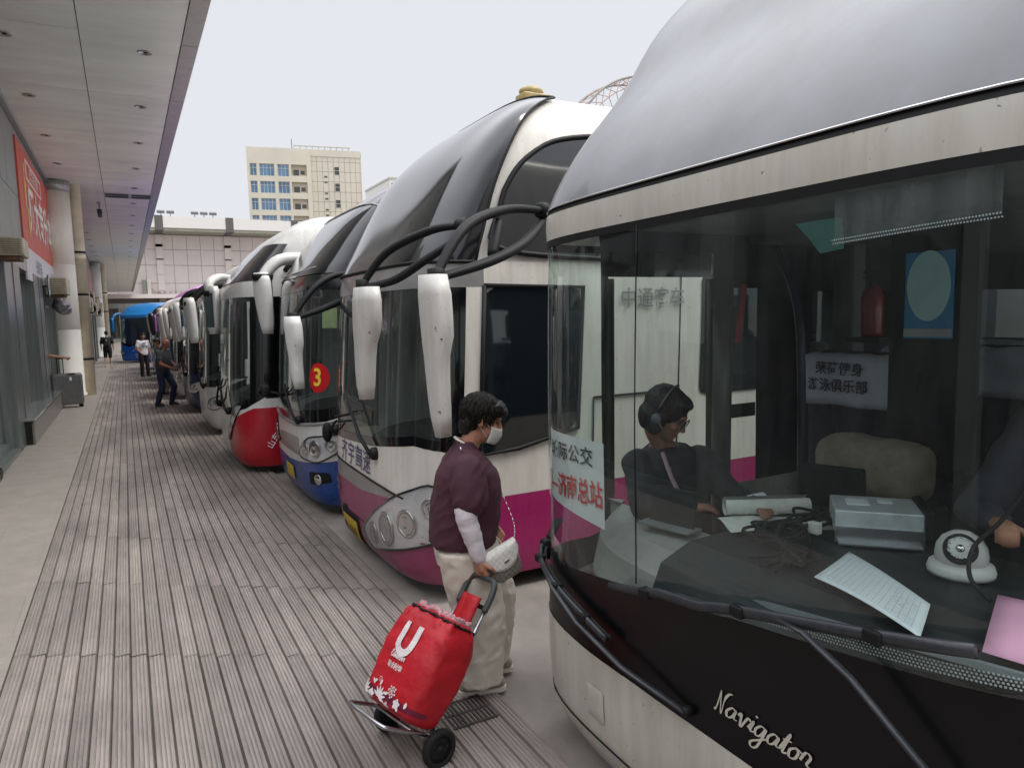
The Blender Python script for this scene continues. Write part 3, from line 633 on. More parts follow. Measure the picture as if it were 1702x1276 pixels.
# ---- the red coach
def red_coach():
    W = 1.18; t, co = coach('coach', 'white coach with scarlet and magenta lower side and angled strip headlamp', 1.17, 10.8, W, 2.5, top=3.5)
    shell(co, W, M_red, M_whitep, M_whitep, zl=.55, sx=1.6)
    b1 = [(-1.6, .88), (-1.2, .88), (-.8, .72), (-.35, .42), (0, .42), (1.6, .5)]; wsb = [(-1.6, 1.0), (-1.35, 1.02), (-1.1, .88), (-.6, .75), (.6, .75), (1.3, .95), (1.6, 1.05)]
    co.patch('bumper', M_whitep, -.35, 1.6, .1, b1, .001); co.patch('red_corner', M_red, -1.6, -.35, .1, b1, .001); co.patch('front_panel', M_whitep, -1.6, 1.6, b1, wsb, .002)
    co.patch('side_band', M_mag, -9.5, -1.62, .55, .87, .003); co.patch('red_band', M_red, -1.62, -1.5, .1, .86, .003)
    ws = co.patch('windscreen', M_ws, -1.35, 1.45, wsb, 2.32, -.002); co.patch('pillar_frit', M_gloss, -1.35, -1.15, wsb, 2.32, .001, ws); co.patch('frit_band', M_gloss, -1.35, 1.45, [(a, b-.01) for a, b in wsb], [(a, b+.1) for a, b in wsb], .001, ws)
    co.patch('front_pillar', M_gloss, -1.68, -1.35, 1.0, 2.32, .004); co.patch('header', M_whitep, -1.6, 1.6, 2.32, 2.52, .002)
    dw = co.shape('driver_window', M_sgl, chamfer([(-1.72, 2.25), (-1.72, 1.2), (-2.6, 1.2), (-2.6, 2.25)], .1), .006, None, .002)
    co.patch('window_surround', M_gloss, -2.7, -1.66, 1.0, 2.3, .002); co.shape('curtain', mat('grey_curtain', (110, 116, 122), .8, var=.2), chamfer([(-1.8, 2.2), (-1.8, 1.5), (-2.5, 1.42), (-2.5, 2.2)], .08), .009, dw, .001); co.strip('window_rail', M_chrome, [(-1.7, 1.22), (-2.62, 1.22)], .012, .008, dw)
    hp = chamfer([(-.3, .42), (-.5, .4), (-1.05, .92), (-.85, .92)], .2); headlight(co, hp, [(-.48, .5, .05), (-.64, .64, .05), (-.82, .8, .05)])
    co.text('operator_lettering', mat('white_lettering', (232, 226, 230), .5, var=.03), '山东交运', .105, -1.5, .53, .016, .012, ang=.95, space=1.1)
    h = co.patch('hood', mat('dark_forehead', (52, 48, 52), .2, coat=.8, var=.2), -1.4, 1.4, 2.54, 3.3, .004)
    pts = [(-1.58, 2.7), (-1.62, 2.95), (-1.75, 3.15), (-2.4, 3.3), (-4, 3.3), (-4, 2.62), (-2.4, 2.62)]; co.shape('upper_window', M_sgl, rnd_poly(pts), .004, None, .002)
    wiper(co, 'wiper', [(-.5, .8, .05), (-.3, .9, .06), (.1, 1.2, .06)], [(.7, 1.0), (.2, 1.1), (.0, 1.2)]); wiper(co, 'wiper', [(.6, .8, .05), (.4, .9, .06), (.2, 1.1, .06)], [(1.2, .95), (.6, 1.0)])
    loc = lambda x, y, z: Vector((x-1.25, y-11.45, z))
    mirror(t, None, [[loc(2.75, 10.1, 2.72), loc(2.3, 10.02, 2.78), loc(1.85, 9.95, 2.76), loc(1.62, 9.92, 2.55)]], [loc(1.62+.006*k, 9.92, 2.6-.094*k) for k in range(9)], .15, .1, M_white, M_white, r=.075, twist=.35)
    mirror(t, None, [[loc(1.75, 12.5, 2.62), loc(1.45, 12.6, 2.7), loc(1.25, 12.4, 2.6), loc(1.25, 12.35, 2.45)]], [loc(1.25, 12.3, 2.55-.09*k) for k in range(9)], .16, .1, M_white, M_white, r=.06, twist=math.pi+.4)
    cabin(t, W, .95); seats(t, .9, 4, 2.4, W); wheel_pair(t, W); return t, co
red_coach()

# ---- coaches further along the row
def plain_coach(label, x, y, W, zh, low, up, roof, mirror_col, arm_col, rz=0, top=3.45, light=True, emblem=False, hoodm=None, wsb_z=.85, two=True, dark_wave=False, det=True):
    t, co = coach('coach', label, x, y, W, zh, rz, top=top); shell(co, W, low, up, roof, zl=.7, back=9)
    wsb = [(-1.6, wsb_z+.2), (-1.1, wsb_z+.02), (0, wsb_z-.02), (1.1, wsb_z+.02), (1.6, wsb_z+.2)]
    if dark_wave: wsb = [(-1.6, .95), (-1.0, 1.0), (-.5, .86), (0, .94), (.5, .86), (1.0, 1.0), (1.6, .95)]
    co.patch('front_panel', low, -1.62, 1.62, .1, wsb, .001)
    ws = co.patch('windscreen', M_ws, -1.45, 1.45, wsb, zh-.15, -.002); co.patch('pillar_frit', M_gloss, -1.45, -1.25, wsb, zh-.15, .001, ws); co.patch('frit_band', M_gloss, -1.45, 1.45, [(a, b-.01) for a, b in wsb], [(a, b+.12) for a, b in wsb], .001, ws)
    co.patch('front_pillar', M_gloss, -1.66, -1.45, 1.0, zh-.1, .002); co.patch('header', up, -1.6, 1.6, zh-.15, zh+.02, .002)
    co.shape('driver_window', M_sgl, chamfer([(-1.7, zh-.2), (-1.7, 1.15), (-2.6, 1.15), (-2.6, zh-.2)], .1), .004, None, .002)
    if hoodm: co.patch('hood', hoodm, -1.4, 1.4, zh+.03, zh+1.2, .004)
    if light:
        for sg in (-1, 1):
            hp = chamfer([(sg*.75, .48), (sg*1.1, .45), (sg*1.35, .62), (sg*1.3, .74), (sg*.9, .64)], .2); headlight(co, hp, [(sg*.95, .55, .05), (sg*1.12, .58, .06)])
    if det: wiper(co, 'wiper', [(-.5, wsb_z, .05), (-.3, wsb_z+.12, .06), (.1, wsb_z+.4, .06)], [(.7, wsb_z+.15), (.1, wsb_z+.3)])
    y0 = -W-.02; P = lambda a, b, c: Vector((a, b, c)); zt = zh-.02
    mirror(t, None, [[P(.95, y0+.05, zt+.05), P(.5, y0-.05, zt+.12), P(.05, y0-.15, zt+.06), P(-.2, y0-.18, zt-.2)]], [P(-.2+.006*k, y0-.18, zt-.1-.095*k) for k in range(9)], .14, .1, mirror_col, arm_col, r=.06, twist=.35)
    if two: mirror(t, None, [[P(.7, -y0-.05, zt+.05), P(.3, -y0, zt+.12), P(-.02, -y0, zt+.06), P(-.22, -y0, zt-.2)]], [P(-.22+.006*k, -y0, zt-.1-.095*k) for k in range(9)], .14, .1, mirror_col, arm_col, r=.06, twist=-.35)
    cabin(t, W, wsb_z+.02); wheel_pair(t, W)
    if emblem:
        bm = B(); P2 = [co.P(.0+.32*math.cos(a), .5+.22*math.sin(a), .012) for a in [k*math.pi/16+.5 for k in range(24)]]; tube(bm, P2, .012, 6)
        co.text('', None, 'VEIN', .13, 0, .42, .01, .012, bm=bm); obj('emblem', bm, M_white, t)
    return t, co
M_grey2 = paint('grey_white_paint', (196, 198, 200), .12); M_purple = paint('violet_paint', (168, 96, 176), .1); M_lilac = paint('lilac_paint', (206, 130, 206), .08); M_cobalt = paint('cobalt_paint', (26, 96, 200), .1); M_sky = paint('azure_paint', (30, 130, 205), .1); M_blk = paint('black_paint', (34, 34, 38), .15)
plain_coach('white coach with dark arched mirror arm beyond the red coach', 1.2, 14.6, 1.2, 2.55, M_whitep, M_whitep, M_whitep, M_white, M_black, top=3.3, two=True)
plain_coach('coach with dark navy front behind the man in the grey shirt', 1.15, 18.2, 1.2, 2.5, M_navy, M_whitep, M_whitep, M_white, M_white, top=3.1)
plain_coach('pale coach with white mirrors next past the navy fronted coach', 1.1, 21.7, 1.2, 2.45, M_grey2, M_whitep, M_whitep, M_white, M_white, top=3.0, two=False, rz=R(-2))
plain_coach('lilac roofed coach with a dark front far down the row', 1.1, 25.2, 1.2, 2.6, M_blk, M_lilac, M_lilac, M_white, M_white, top=3.3, two=False, rz=R(3))
plain_coach('black fronted coach beside the lilac roofed coach', 1.05, 28.7, 1.2, 2.5, M_blk, M_blk, M_blk, M_blk, M_blk, top=3.1, two=False, rz=R(-1))
plain_coach('coach with blue lower front behind the man in white shirt', 1.0, 32.2, 1.2, 2.5, M_cobalt, M_purple, M_purple, M_purple, M_purple, top=3.1, emblem=True, dark_wave=True, two=False, rz=R(8))
plain_coach('grey roofed coach between the violet coach and the blue coach', 1.0, 35.8, 1.2, 2.5, M_grey2, M_blk, M_blk, M_white, M_white, top=3.1, two=False, rz=R(6))
plain_coach('bright blue coach with wave shaped front panel at the far end of the row', .5, 42.5, 1.2, 2.5, M_cobalt, M_sky, M_sky, M_sky, M_sky, rz=R(50), top=3.2, emblem=True, dark_wave=True)

# ---- the near coach with its open windscreen view
M_near = glass('near_windscreen', (.86, .945, .935), .012, 1.05, .03, (.42, .44, .44, 1))
M_dash = mat('dash_vinyl', (30, 34, 35), .6, var=.2, scale=8, bump=.2, bscale=200); M_dashl = mat('pale_dash_tray', (142, 142, 136), .6, var=.14, scale=5)
M_trim = mat('grey_interior_trim', (104, 108, 108), .7, var=.12, scale=4)
def near_coach():
    W = 1.2; t, co = coach('coach', 'nearest cream coach with a large clear windscreen and black Navigator panel', 1.6, 1.75, W, 2.45, nz=5, top=3.95, d0=.03, k=1.14)
    E = 9.5
    wsb = [(-1.6, 1.16), (-1.1, 1.15), (-.15, 1.03), (.45, .95), (1.05, .87), (1.45, .86)]
    co.patch('bumper', M_cream, -1.62, 1.62, .08, [(-1.62, .7), (-1.3, .645), (-.6, .6), (.6, .6), (1.1, .62), (1.35, .7), (1.62, .74)], 0)
    pb = [(-1.62, .7), (-1.3, .645), (-.6, .6), (.6, .6), (1.1, .62), (1.35, .7), (1.62, .74)]
    co.patch('front_panel', mat('gloss_black_panel', (9, 9, 12), .3, coat=.04, var=.25, scale=2, spec=.25), -1.62, 1.62, pb, [(a, b) for a, b in wsb[:-1]]+[(1.45, .86), (1.62, .9)], -.003)
    co.strip('seam', M_black, [(a/10, .22+.02*abs(a/10)) for a in range(-14, 15)], .005, .001); co.strip('seam', M_black, [(1.15, .1), (1.18, .28), (1.3, .45), (1.45, .6)], .005, .001)
    co.shape('tow_cover', M_cream, chamfer([(.62, .33), (.5, .33), (.5, .47), (.62, .47)], .1), .004, None, .006)
    for sg in (-1, 1):
        hp = chamfer([(sg*.85, .36), (sg*1.15, .34), (sg*1.42, .44), (sg*1.4, .56), (sg*1.0, .5)], .2)
        if sg < 0: headlight(co, hp, [(sg*1.0, .43, .05), (sg*1.18, .44, .06)])
    co.shape('side_lamp', mat('amber_lens', (210, 120, 40), .2, coat=.5), chamfer([(1.42, .16), (1.5, .17), (1.5, .25), (1.42, .24)], .2), .004, None, .006)
    # lettering in joined handwriting
    bm = B(); wd = script_on(bm, 'Navigator', .038, lambda x, y: co.P(-(.075+x*1.2), .712+y, .003), .085)
    obj('model_lettering', bm, mat('cream_lettering', (196, 192, 178), .5, var=.05), t)
    # windscreen and its bands
    q = co.L0-.62; qa, qb, qc, qd = q+.56, q+1.25, q+1.38, q+1.6
    ws = co.patch('windscreen', M_near, -1.5, qa-.06, wsb, 2.31, -.002)
    co.strip('division', M_black, [(.3, .99+.01*i*13.2) for i in range(11)], .0025, .0, ws)
    co.patch('header', M_cream, -1.62, 1.62, 2.325, 2.432, .002); co.patch('header_edge', M_black, -1.62, 1.62, 2.295, 2.33, .001)
    co.patch('hood_seal', M_black, -1.6, 1.6, 2.42, 2.46, -.001)
    h = co.patch('hood', M_hood0, -1.5, 1.5, 2.455, 4.35, .006); co.strip('edge', M_chrome, [(a/10, 2.456) for a in range(-15, 16)], .004, .006, h)
    # bodywork: near side closed, far side with glazed door
    M_in = M_dark
    for a, b in ((-E, -1.62),):
        co.patch('side_skirt', M_cream, a, b, .1, 1.2); co.patch('side_panel', M_cream, a, b, 2.3, 2.46, 0); co.patch('window_post', M_black, -2.9, -2.8, 1.2, 2.3, .002); co.patch('side_glazing', M_near2, a, -1.7, 1.2, 2.3, 0)
    co.patch('corner_post', M_gloss, -1.62, -1.5, 1.1, 2.31, .002)
    co.patch('door_frame', M_gloss, qa-.06, qa, .85, 2.31, .002)
    dr = co.patch('door', M_near2, qa, qb, .34, 2.18, 0); co.patch('door_sill', M_cream, qa, qb, .12, .34, .002, dr); co.patch('door_rail', M_gloss, qa, qb, 2.18, 2.31, .002, dr)
    co.strip('door_edge', M_black, [(qa+.01, .36), (qa+.01, 2.17)], .022, -.004, dr); co.strip('door_edge', M_black, [(qb-.01, .36), (qb-.01, 2.17)], .025, -.004, dr)
    co.patch('door_post', M_trim, qb, qc, .3, 2.31, .0)
    co.patch('quarter_window', M_near2, qc, qd, 1.0, 2.12, 0); co.patch('quarter_post', M_black, qc, qd, 1.38, 1.46, .003); co.patch('side_skirt', M_cream, qc, E, .1, 1.0); co.patch('side_panel', M_dark, qd, 3.1, 1.0, 2.46); co.patch('side_panel', M_dark, qc, qd, 2.12, 2.46)
    co.patch('side_panel', M_dark, 3.1, E, 2.1, 2.46); co.patch('side_glazing', glass('curtained_glass', (.12, .14, .15), .02, 1.2, .05), 3.1, E, 1.0, 2.1)
    co.patch('side_panel', M_dark, qa-.06, qd, 2.31, 2.46)
    co.patch('roof', M_cream, -E, E, 2.46, co.prof[-1][0], -.006)
    bm = B(); boxl(bm, (E-.1, -W+.05, .3), (E-.05, W-.05, 3.2)); obj('rear_panel', bm, M_cream, t)
    bm = B(); boxl(bm, (.85, -W+.06, .2), (E, W-.75, .7)); boxl(bm, (1.35, W-.75, .2), (E, W-.06, .7)); boxl(bm, (.7, W-.75, .2), (1.35, W-.06, .34)); obj('cabin_floor', bm, M_dark, t)
    bm = B(); boxl(bm, (1.5, -W+.05, 2.36), (E, W-.05, 2.42)); boxl(bm, (.35, -W+.1, 2.4), (1.5, W-.1, 2.44)); obj('cabin_ceiling', bm, M_trim, t)
    bm = B(); boxl(bm, (5.0, -W+.05, .7), (5.05, W-.05, 2.36)); obj('bulkhead', bm, M_dark, t)
    # dashboard: dark centre with a pale tray at the door side
    bm = B(); n = 24; rr = []
    for k in range(n+1):
        y = -1.08+1.4*k/n; xf = .1+.42*abs(y/1.15)**4.5; xb = 1.05 if y < .35 else 1.05-.35*(y-.35)
        rr.append([(xf, y, .8), (xf, y, keyed(wsb, y)-.04), (xf+.05, y, 1.04), (xf+.2, y, 1.1), (xb-.03, y, 1.115), (xb, y, 1.08), (xb, y, .7)])
    rings(bm, rr); obj('dashboard', bm, M_dash, t, False)
    bm = B(); rr = []
    for k in range(13):
        y = .33+.76*k/12; xf = .1+.42*abs(y/1.15)**4.5; rr.append([(xf, y, .75), (xf, y, .84), (xf+.04, y, .98), (xf+.14, y, 1.055), (.46, y, 1.08), (.48, y, 1.06), (.48, y, .7)])
    rings(bm, rr); obj('dash_tray', bm, M_dashl, t, False)
    bm = B(); P = [(.14, -1.0), (.14, -.2), (.14, .4), (.16, .65)]
    tube(bm, [(x+.03, y, keyed(wsb, y)+.005) for x, y in P], .016, 6); obj('vent_strip', bm, M_trim, t)
    bm = B()     # perforated pale frit along the lower glass edge
    for i in range(100):
        for j in range(4):
            a = -.3-i*.0095+(.0047 if j % 2 else 0); v = keyed(wsb, a)+.02+.0085*j; c = [co.P(a+.0033*math.cos(k*math.pi/3), v+.0033*math.sin(k*math.pi/3), -.006) for k in range(6)]; bm.faces.new([bm.verts.new(p) for p in c])
    obj('frit_dots', bm, mat('pale_frit', (186, 190, 190), .6, var=0), ws)
    # pillar, partition, headliner film, seats, hand rails
    bm = B(); boxl(bm, (2.1, .93, .7), (2.22, 1.07, 2.4), bevel=.02); obj('cabin_pillar', bm, M_trim, t, False)
    bm = B(); boxl(bm, (1.46, -.1, 1.3), (1.49, .28, 2.36)); obj('partition', bm, M_dark, t)
    bm = B(); tube(bm, [(1.03, .9, .7), (1.05, .89, 2.36)], .05, 12); obj('grab_pole', bm, mat('pole_grey', (82, 84, 80), .35, .5, var=.1), t, True)
    bm = B(); tube(bm, spline([(1.3, .62, .7), (1.3, .62, 1.5), (1.32, .67, 2.0), (1.35, .82, 2.3)]), .02, 10); obj('grab_rail', bm, mat('pole_blue', (30, 40, 60), .4), t, True)
    co.patch('sunshade_film', glass('shade_film', (.6, .6, .6), .3, .5, .3, (.3, .3, .3, 1)), -.9, -.5, [(-.9, 2.19), (-.5, 2.16)], 2.29, -.02, ws)
    bm = B()
    for i in range(60):
        for j in range(2):
            a = -.5-i*.0068+(.0034 if j else 0); v = 2.165+.009*j+.05*(-a-.5) ; c = [co.P(a+.0022*math.cos(k*math.pi/3), v+.0022*math.sin(k*math.pi/3), -.016) for k in range(6)]; bm.faces.new([bm.verts.new(p) for p in c])
    obj('film_dots', bm, mat('pale_frit', (186, 190, 190)), ws)
    ms = mat('seat_fabric', (46, 50, 58), .9, var=.2, scale=14, bump=.3, bscale=200); mc = mat('headrest_cotton', (214, 215, 226), .9, var=.08, scale=9, bump=.2, bscale=30); mg = mat('headrest_vinyl', (112, 116, 112), .7, var=.12, scale=9)
    for i, (x, y, cm) in enumerate([(1.62, .58, mc), (1.66, 1.0, mg), (2.5, .75, mc), (2.5, .28, mc), (3.4, .75, mc), (3.4, .28, mc), (2.5, -.75, mc), (3.4, -.75, mc)]):
        w = .5 if i == 0 else .44
        if i == 1: continue
        bm = B(); box(bm, (x+.03, y, 1.3), (.14, w, .95), bevel=.06); box(bm, (x-.2, y, .92), (.48, w, .16), bevel=.05); st = obj('seat', bm, ms, t, True)
        bm = B(); box(bm, (x-.01, y, 1.63), (.19, w+.03, .27), bevel=.05); me = fuse(bm, .02, 2); wrinkle(me, .008, 9, 9, 9, i); cv = obj('headrest_cover', me, cm, st, True)
        if i == 0:
            bm = B(); f = lambda x_, y_: Vector((x-.118, y-x_, 1.64+y_)); text_on(bm, '荣荷健身', .068, lambda a, b: f(a+.01, b+.05), .02); text_on(bm, '游泳俱乐部', .068, lambda a, b: f(a, b-.035), .02); obj('lettering', bm, M_ink, cv)
    bm = B(); boxl(bm, (1.95, 1.0, .9), (2.0, 1.12, 1.8), bevel=.02); obj('window_pillar', bm, M_trim, t)
    # driver's wheel and seat
    bm = B(); c = Vector((1.18, -.72, 1.14)); ax = Vector((-.4, 0, .9)).normalized(); u, v = frame_at(ax)
    tube(bm, [c+(u*math.cos(k*math.pi/14)+v*math.sin(k*math.pi/14))*.24 for k in range(29)], .018, 8); tube(bm, [c-u*.23, c+u*.23], .018, 6); tube(bm, [c, c-ax*.4], .04, 10); obj('steering_wheel', bm, M_black, t, True)
    bm = B(); box(bm, (1.75, -.72, 1.35), (.16, .5, .9), bevel=.06); box(bm, (1.5, -.72, .95), (.5, .5, .16), bevel=.05); obj('driver_seat', bm, ms, t, True)
    # wipers, seen close
    def big(arm, blade, name='wiper'):
        bm = B(); tube(bm, [co.P(a, v, o) for a, v, o in arm], [.014]*(len(arm)-1)+[.009], 8, (1, .55)); w = obj(name, bm, M_wip, t, True)
        bm = B(); bp = [co.P(a, v, .045) for a, v in blade]; tube(bm, bp, .012, 8, (1, 1.5)); obj('blade_carrier', bm, M_wip, w, True)
        bm = B(); tube(bm, [co.P(a, v, .022) for a, v in blade], .008, 6); obj('blade', bm, M_rubber, w, True)
        for k in (2, len(bp)//2, len(bp)-3): bm = B(); box(bm, bp[k], (.04, .05, .035), bevel=.006); obj('bracket', bm, M_black, w)
        a, v, o = arm[0]; c = co.P(a, v, 0); nn = (co.P(a, v, .1)-c).normalized(); bm = B(); lathe(bm, [(0, -.01), (.018, -.01), (.018, .02), (.014, .03), (0, .031)], c, nn, 16); obj('pivot_cap', bm, M_black, w, True)
    lp = lambda p, q, n: [(p[0]+(q[0]-p[0])*k/n, p[1]+(q[1]-p[1])*k/n) for k in range(n+1)]
    big([(-.96, .72, .03), (-.84, .9, .06), (-.64, 1.07, .075), (-.5, 1.13, .07), (-.4, 1.13, .06)], lp((.4, .955), (-.9, 1.235), 12))
    big([(.0, .645, .02), (.3, .68, .06), (.6, .74, .065), (.8, .81, .065), (.95, .87, .06)], lp((1.2, .89), (.42, .735), 10))
    bm = B(); tube(bm, [co.P(1.2, .9, .03), co.P(1.3, .92, .09), co.P(1.36, .925, .14)], .022, 8, (1, .7)); box(bm, co.P(1.16, .86, .03), (.05, .05, .1), bevel=.012); obj('mirror_bracket', bm, M_black, t, True)
    wheel_pair(t, W)
    return t, co
M_near2 = glass('door_glass', (.86, .9, .89), .01, 1.1, .02)
M_wip = mat('wiper_grey', (58, 60, 64), .4, .2, var=.2, scale=20)
NEAR, NCO = near_coach()

# ---- loose things on the near coach's dashboard
def dash_items():
    z = 1.118
    # dome camera
    t = thing('dome_camera', 'white dome security camera lying on the coach dashboard', 'camera', (2.37, 1.3, z), R(0))
    bm = B(); lathe(bm, [(0, 0), (.098, 0), (.1, .012), (.094, .032), (.08, .04), (0, .042)], (0, 0, 0), n=36); obj('base', bm, M_white, t, True)
    bm = B(); lathe(bm, [(.074, .03), (.078, .06), (.074, .09), (.058, .118), (.03, .137), (0, .142)], (0, 0, 0), n=36); obj('dome', bm, M_white, t, True)
    d = Vector((-.72, -.35, .5)).normalized(); c = Vector((0, 0, .06))+d*.052
    bm = B(); lathe(bm, [(0, .0), (.05, 0), (.05, .022), (.044, .026), (.042, .018), (0, .018)], c, d, 28); obj('lens_ring', bm, M_black, t, True)
    bm = B(); u, v = frame_at(d)
    ell(bm, c+d*.018, (.016, .016, .016))
    for k in range(12): ell(bm, c+d*.02+(u*math.cos(k*math.pi/6)+v*math.sin(k*math.pi/6))*.031, (.005, .005, .005), n=8)
    obj('lens', bm, M_chrome, t, True)
    bm = B(); tube(bm, spline([(2.2, 1.12, 1.123), (2.24, 1.2, 1.16), (2.29, 1.22, 1.24), (2.42, 1.2, 1.32), (2.62, 1.22, 1.42), (2.75, 1.3, 1.46), (2.8, 1.38, 1.45)], 8), .007, 8); tag(obj('cable', bm, M_rubber, None, True), 'black cable looping up over the white dome camera', 'cable')
    # gridded register sheet
    A, Bp, C, D = [Vector((x, y, z)) for x, y in ((2.23, 1.61), (2.02, 1.19), (1.775, 1.07), (1.905, 1.5))]
    def S(u, v, o=0):
        p = (A*(1-u)+Bp*u)*(1-v)+(D*(1-u)+C*u)*v; p.z = z+.006+.02*math.sin(u*math.pi)*(.3+.3*v)+.008*v*v+o; return p
    bm = B(); G = [[bm.verts.new(S(i/12, j/12)) for j in range(13)] for i in range(13)]
    for i in range(12):
        for j in range(12): bm.faces.new((G[i][j], G[i+1][j], G[i+1][j+1], G[i][j+1]))
    t = tag(obj('register_sheet', bm, M_paper, None, True), 'white register sheet ruled in a grid on the coach dashboard', 'paper sheet'); md = t.modifiers.new('s', 'SOLIDIFY'); md.thickness = .002
    bm = B()
    def ln(a, b, w=.004):
        k = 10; pa = [(a[0]+(b[0]-a[0])*i/k, a[1]+(b[1]-a[1])*i/k) for i in range(k+1)]; dx, dy = b[0]-a[0], b[1]-a[1]; L = math.hypot(dx, dy); nx, ny = -dy/L*w/2, dx/L*w/2
        l = [bm.verts.new(S(x+nx, y+ny, .0045)) for x, y in pa]; r = [bm.verts.new(S(x-nx, y-ny, .0045)) for x, y in pa]
        for i in range(k): bm.faces.new((l[i], l[i+1], r[i+1], r[i]))
    for i in range(15): ln((.1+.82*i/14, .1), (.1+.82*i/14, .9), .0028 if i else .005)
    for j in range(11): ln((.1, .1+.8*j/10), (.92, .1+.8*j/10), .004)
    rr = random.Random(2)
    for i in range(60):
        u, v = .7+rr.random()*.2, .2+rr.random()*.68; ln((u, v), (u+rr.uniform(-.03, .03), v+rr.uniform(.01, .03)), .004)
    obj('ruled_grid', bm, mat('grey_ink', (150, 156, 168), .7, var=.1), t)
    # pink paper
    bm = B(); q = [(2.2, 1.1), (2.28, .82), (1.86, .62), (1.8, .93)]; G = []
    for i in range(7):
        G.append([bm.verts.new(((q[0][0]*(1-i/6)+q[3][0]*i/6)*(1-j/6)+(q[1][0]*(1-i/6)+q[2][0]*i/6)*j/6, (q[0][1]*(1-i/6)+q[3][1]*i/6)*(1-j/6)+(q[1][1]*(1-i/6)+q[2][1]*i/6)*j/6, z+.008+.06*math.sin(math.pi*i/6)*j/6+.02)) for j in range(7)])
    for i in range(6):
        for j in range(6): bm.faces.new((G[i][j], G[i][j+1], G[i+1][j+1], G[i+1][j]))
    o = tag(obj('pink_sheet', bm, mat('pink_paper', (222, 160, 190), .8, var=.05), None, True), 'pink paper lying at the driver end of the dashboard', 'paper sheet'); o.modifiers.new('s', 'SOLIDIFY').thickness = .002
    # metal recorder box
    t = thing('recorder_box', 'silver metal recorder box with black front standing on the dashboard', 'electronic box', (2.5, 1.7, z), R(-48))
    bm = B(); box(bm, (0, 0, .075), (.3, .24, .09), bevel=.004); obj('case', bm, mat('galvanised_steel', (206, 212, 212), .35, .25, var=.15, scale=14), t)
    bm = B(); box(bm, (.165, 0, .078), (.03, .26, .11), bevel=.006); obj('front_plate', bm, M_black, t)
    for s in (-1, 1):
        bm = B(); box(bm, (0, s*.125, .03), (.3, .012, .06)); box(bm, (0, s*.145, .004), (.28, .05, .006)); obj('bracket', bm, M_alu, t)
    bm = B(); box(bm, (-.06, .02, .1215), (.08, .09, .003)); box(bm, (.04, .05, .1215), (.05, .05, .003)); obj('rating_label', bm, M_paper, t)
    bm = B()
    for i in range(10):
        a = random.Random(i); P = [(2.42+a.uniform(-.05, .1), 1.85+a.uniform(-.06, .06), 1.16), (2.3+a.uniform(-.08, .08), 1.9+a.uniform(-.1, .06), 1.15+a.uniform(0, .05)), (2.12+a.uniform(-.1, .1), 1.86+a.uniform(-.1, .1), 1.13+a.uniform(0, .05)), (2.05+a.uniform(-.08, .1), 1.72+a.uniform(-.12, .06), 1.125), (1.9+a.uniform(-.05, .1), 1.7+a.uniform(-.1, .1), 1.125)]
        tube(bm, spline(P, 6), .0065, 6)
    c = Vector((2.13, 1.83, 1.14))
    for k in range(4): tube(bm, [c+Vector((.085*math.cos(q*.35), .085*math.sin(q*.35), .01*k+.01*math.sin(q*.7+k))) for q in range(19)], .006, 6)
    tag(obj('cable_tangle', bm, M_rubber, None, True), 'tangle of black leads coiled beside the metal recorder box', 'cables')
    bm = B(); box(bm, (2.26, 1.78, 1.165), (.03, .045, .045), bevel=.004); tag(obj('plug_connector', bm, M_white), 'small white plug on the black leads by the recorder box', 'plug')
    # document rolls, tablet, small monitor, cushion
    t = thing('paper_roll', 'rolled grey white papers on the dashboard before the door', 'paper roll', (2.36, 2.1, z), 0)
    bm = B(); d = Vector((.85, -.45, 0)).normalized(); n = Vector((.45, .85, 0)); P = []
    for k in range(40): a = k*.36; r = .012+.0008*k; P.append((r*math.cos(a), r*math.sin(a)+.045))
    A_ = [bm.verts.new(n*x-d*.18+Vector((0, 0, y))) for x, y in P]; B_ = [bm.verts.new(n*x+d*.18+Vector((0, 0, y))) for x, y in P]
    for i in range(39): bm.faces.new((A_[i], A_[i+1], B_[i+1], B_[i]))
    obj('roll', bm, mat('worn_paper', (214, 214, 206), .85, var=.12, scale=20), t, True)
    bm = B(); G = [[bm.verts.new(n*(-.02-.05*i)+d*(-.22+.07*j)+Vector((0, 0, .004+.006*math.sin(i*1.3+j)))) for j in range(7)] for i in range(5)]
    for i in range(4):
        for j in range(6): bm.faces.new((G[i][j], G[i][j+1], G[i+1][j+1], G[i+1][j]))
    obj('loose_sheet', bm, MATS['worn_paper'], t, True)
    t = thing('tablet', 'dark tablet propped on a stand facing the woman in the coach door', 'tablet', (1.99, 2.27, 1.09), R(12))
    bm = B(); box(bm, (0, 0, .085), (.012, .23, .16), rot=Matrix.Rotation(R(14), 3, 'Y'), bevel=.004); obj('screen', bm, M_black, t)
    bm = B(); box(bm, (-.03, 0, .01), (.1, .26, .012), bevel=.004); obj('stand', bm, M_trim, t)
    t = thing('monitor', 'small dark monitor tilted on the dashboard before the woven cushion', 'monitor', (2.62, 1.98, 1.115), R(20))
    bm = B(); box(bm, (0, 0, .12), (.03, .27, .19), rot=Matrix.Rotation(R(-12), 3, 'Y'), bevel=.008); obj('screen', bm, M_black, t)
    bm = B(); box(bm, (.03, 0, .02), (.12, .08, .02), bevel=.006); tube(bm, [(.03, 0, .02), (.02, 0, .1)], .012, 8); obj('stand', bm, M_black, t)
    bm = B(); box(bm, (-.018, .08, .16), (.002, .07, .02), rot=Matrix.Rotation(R(-12), 3, 'Y')); obj('rating_label', bm, M_paper, t)
    bm = B(); box(bm, (2.95, 2.02, 1.27), (.26, .52, .28), bevel=.09); me = fuse(bm, .02, 3); wrinkle(me, .012, 7, 7, 7, 2)
    m = mat('woven_cushion', (164, 150, 134), .9, var=.2, scale=8, bump=.3, bscale=60)
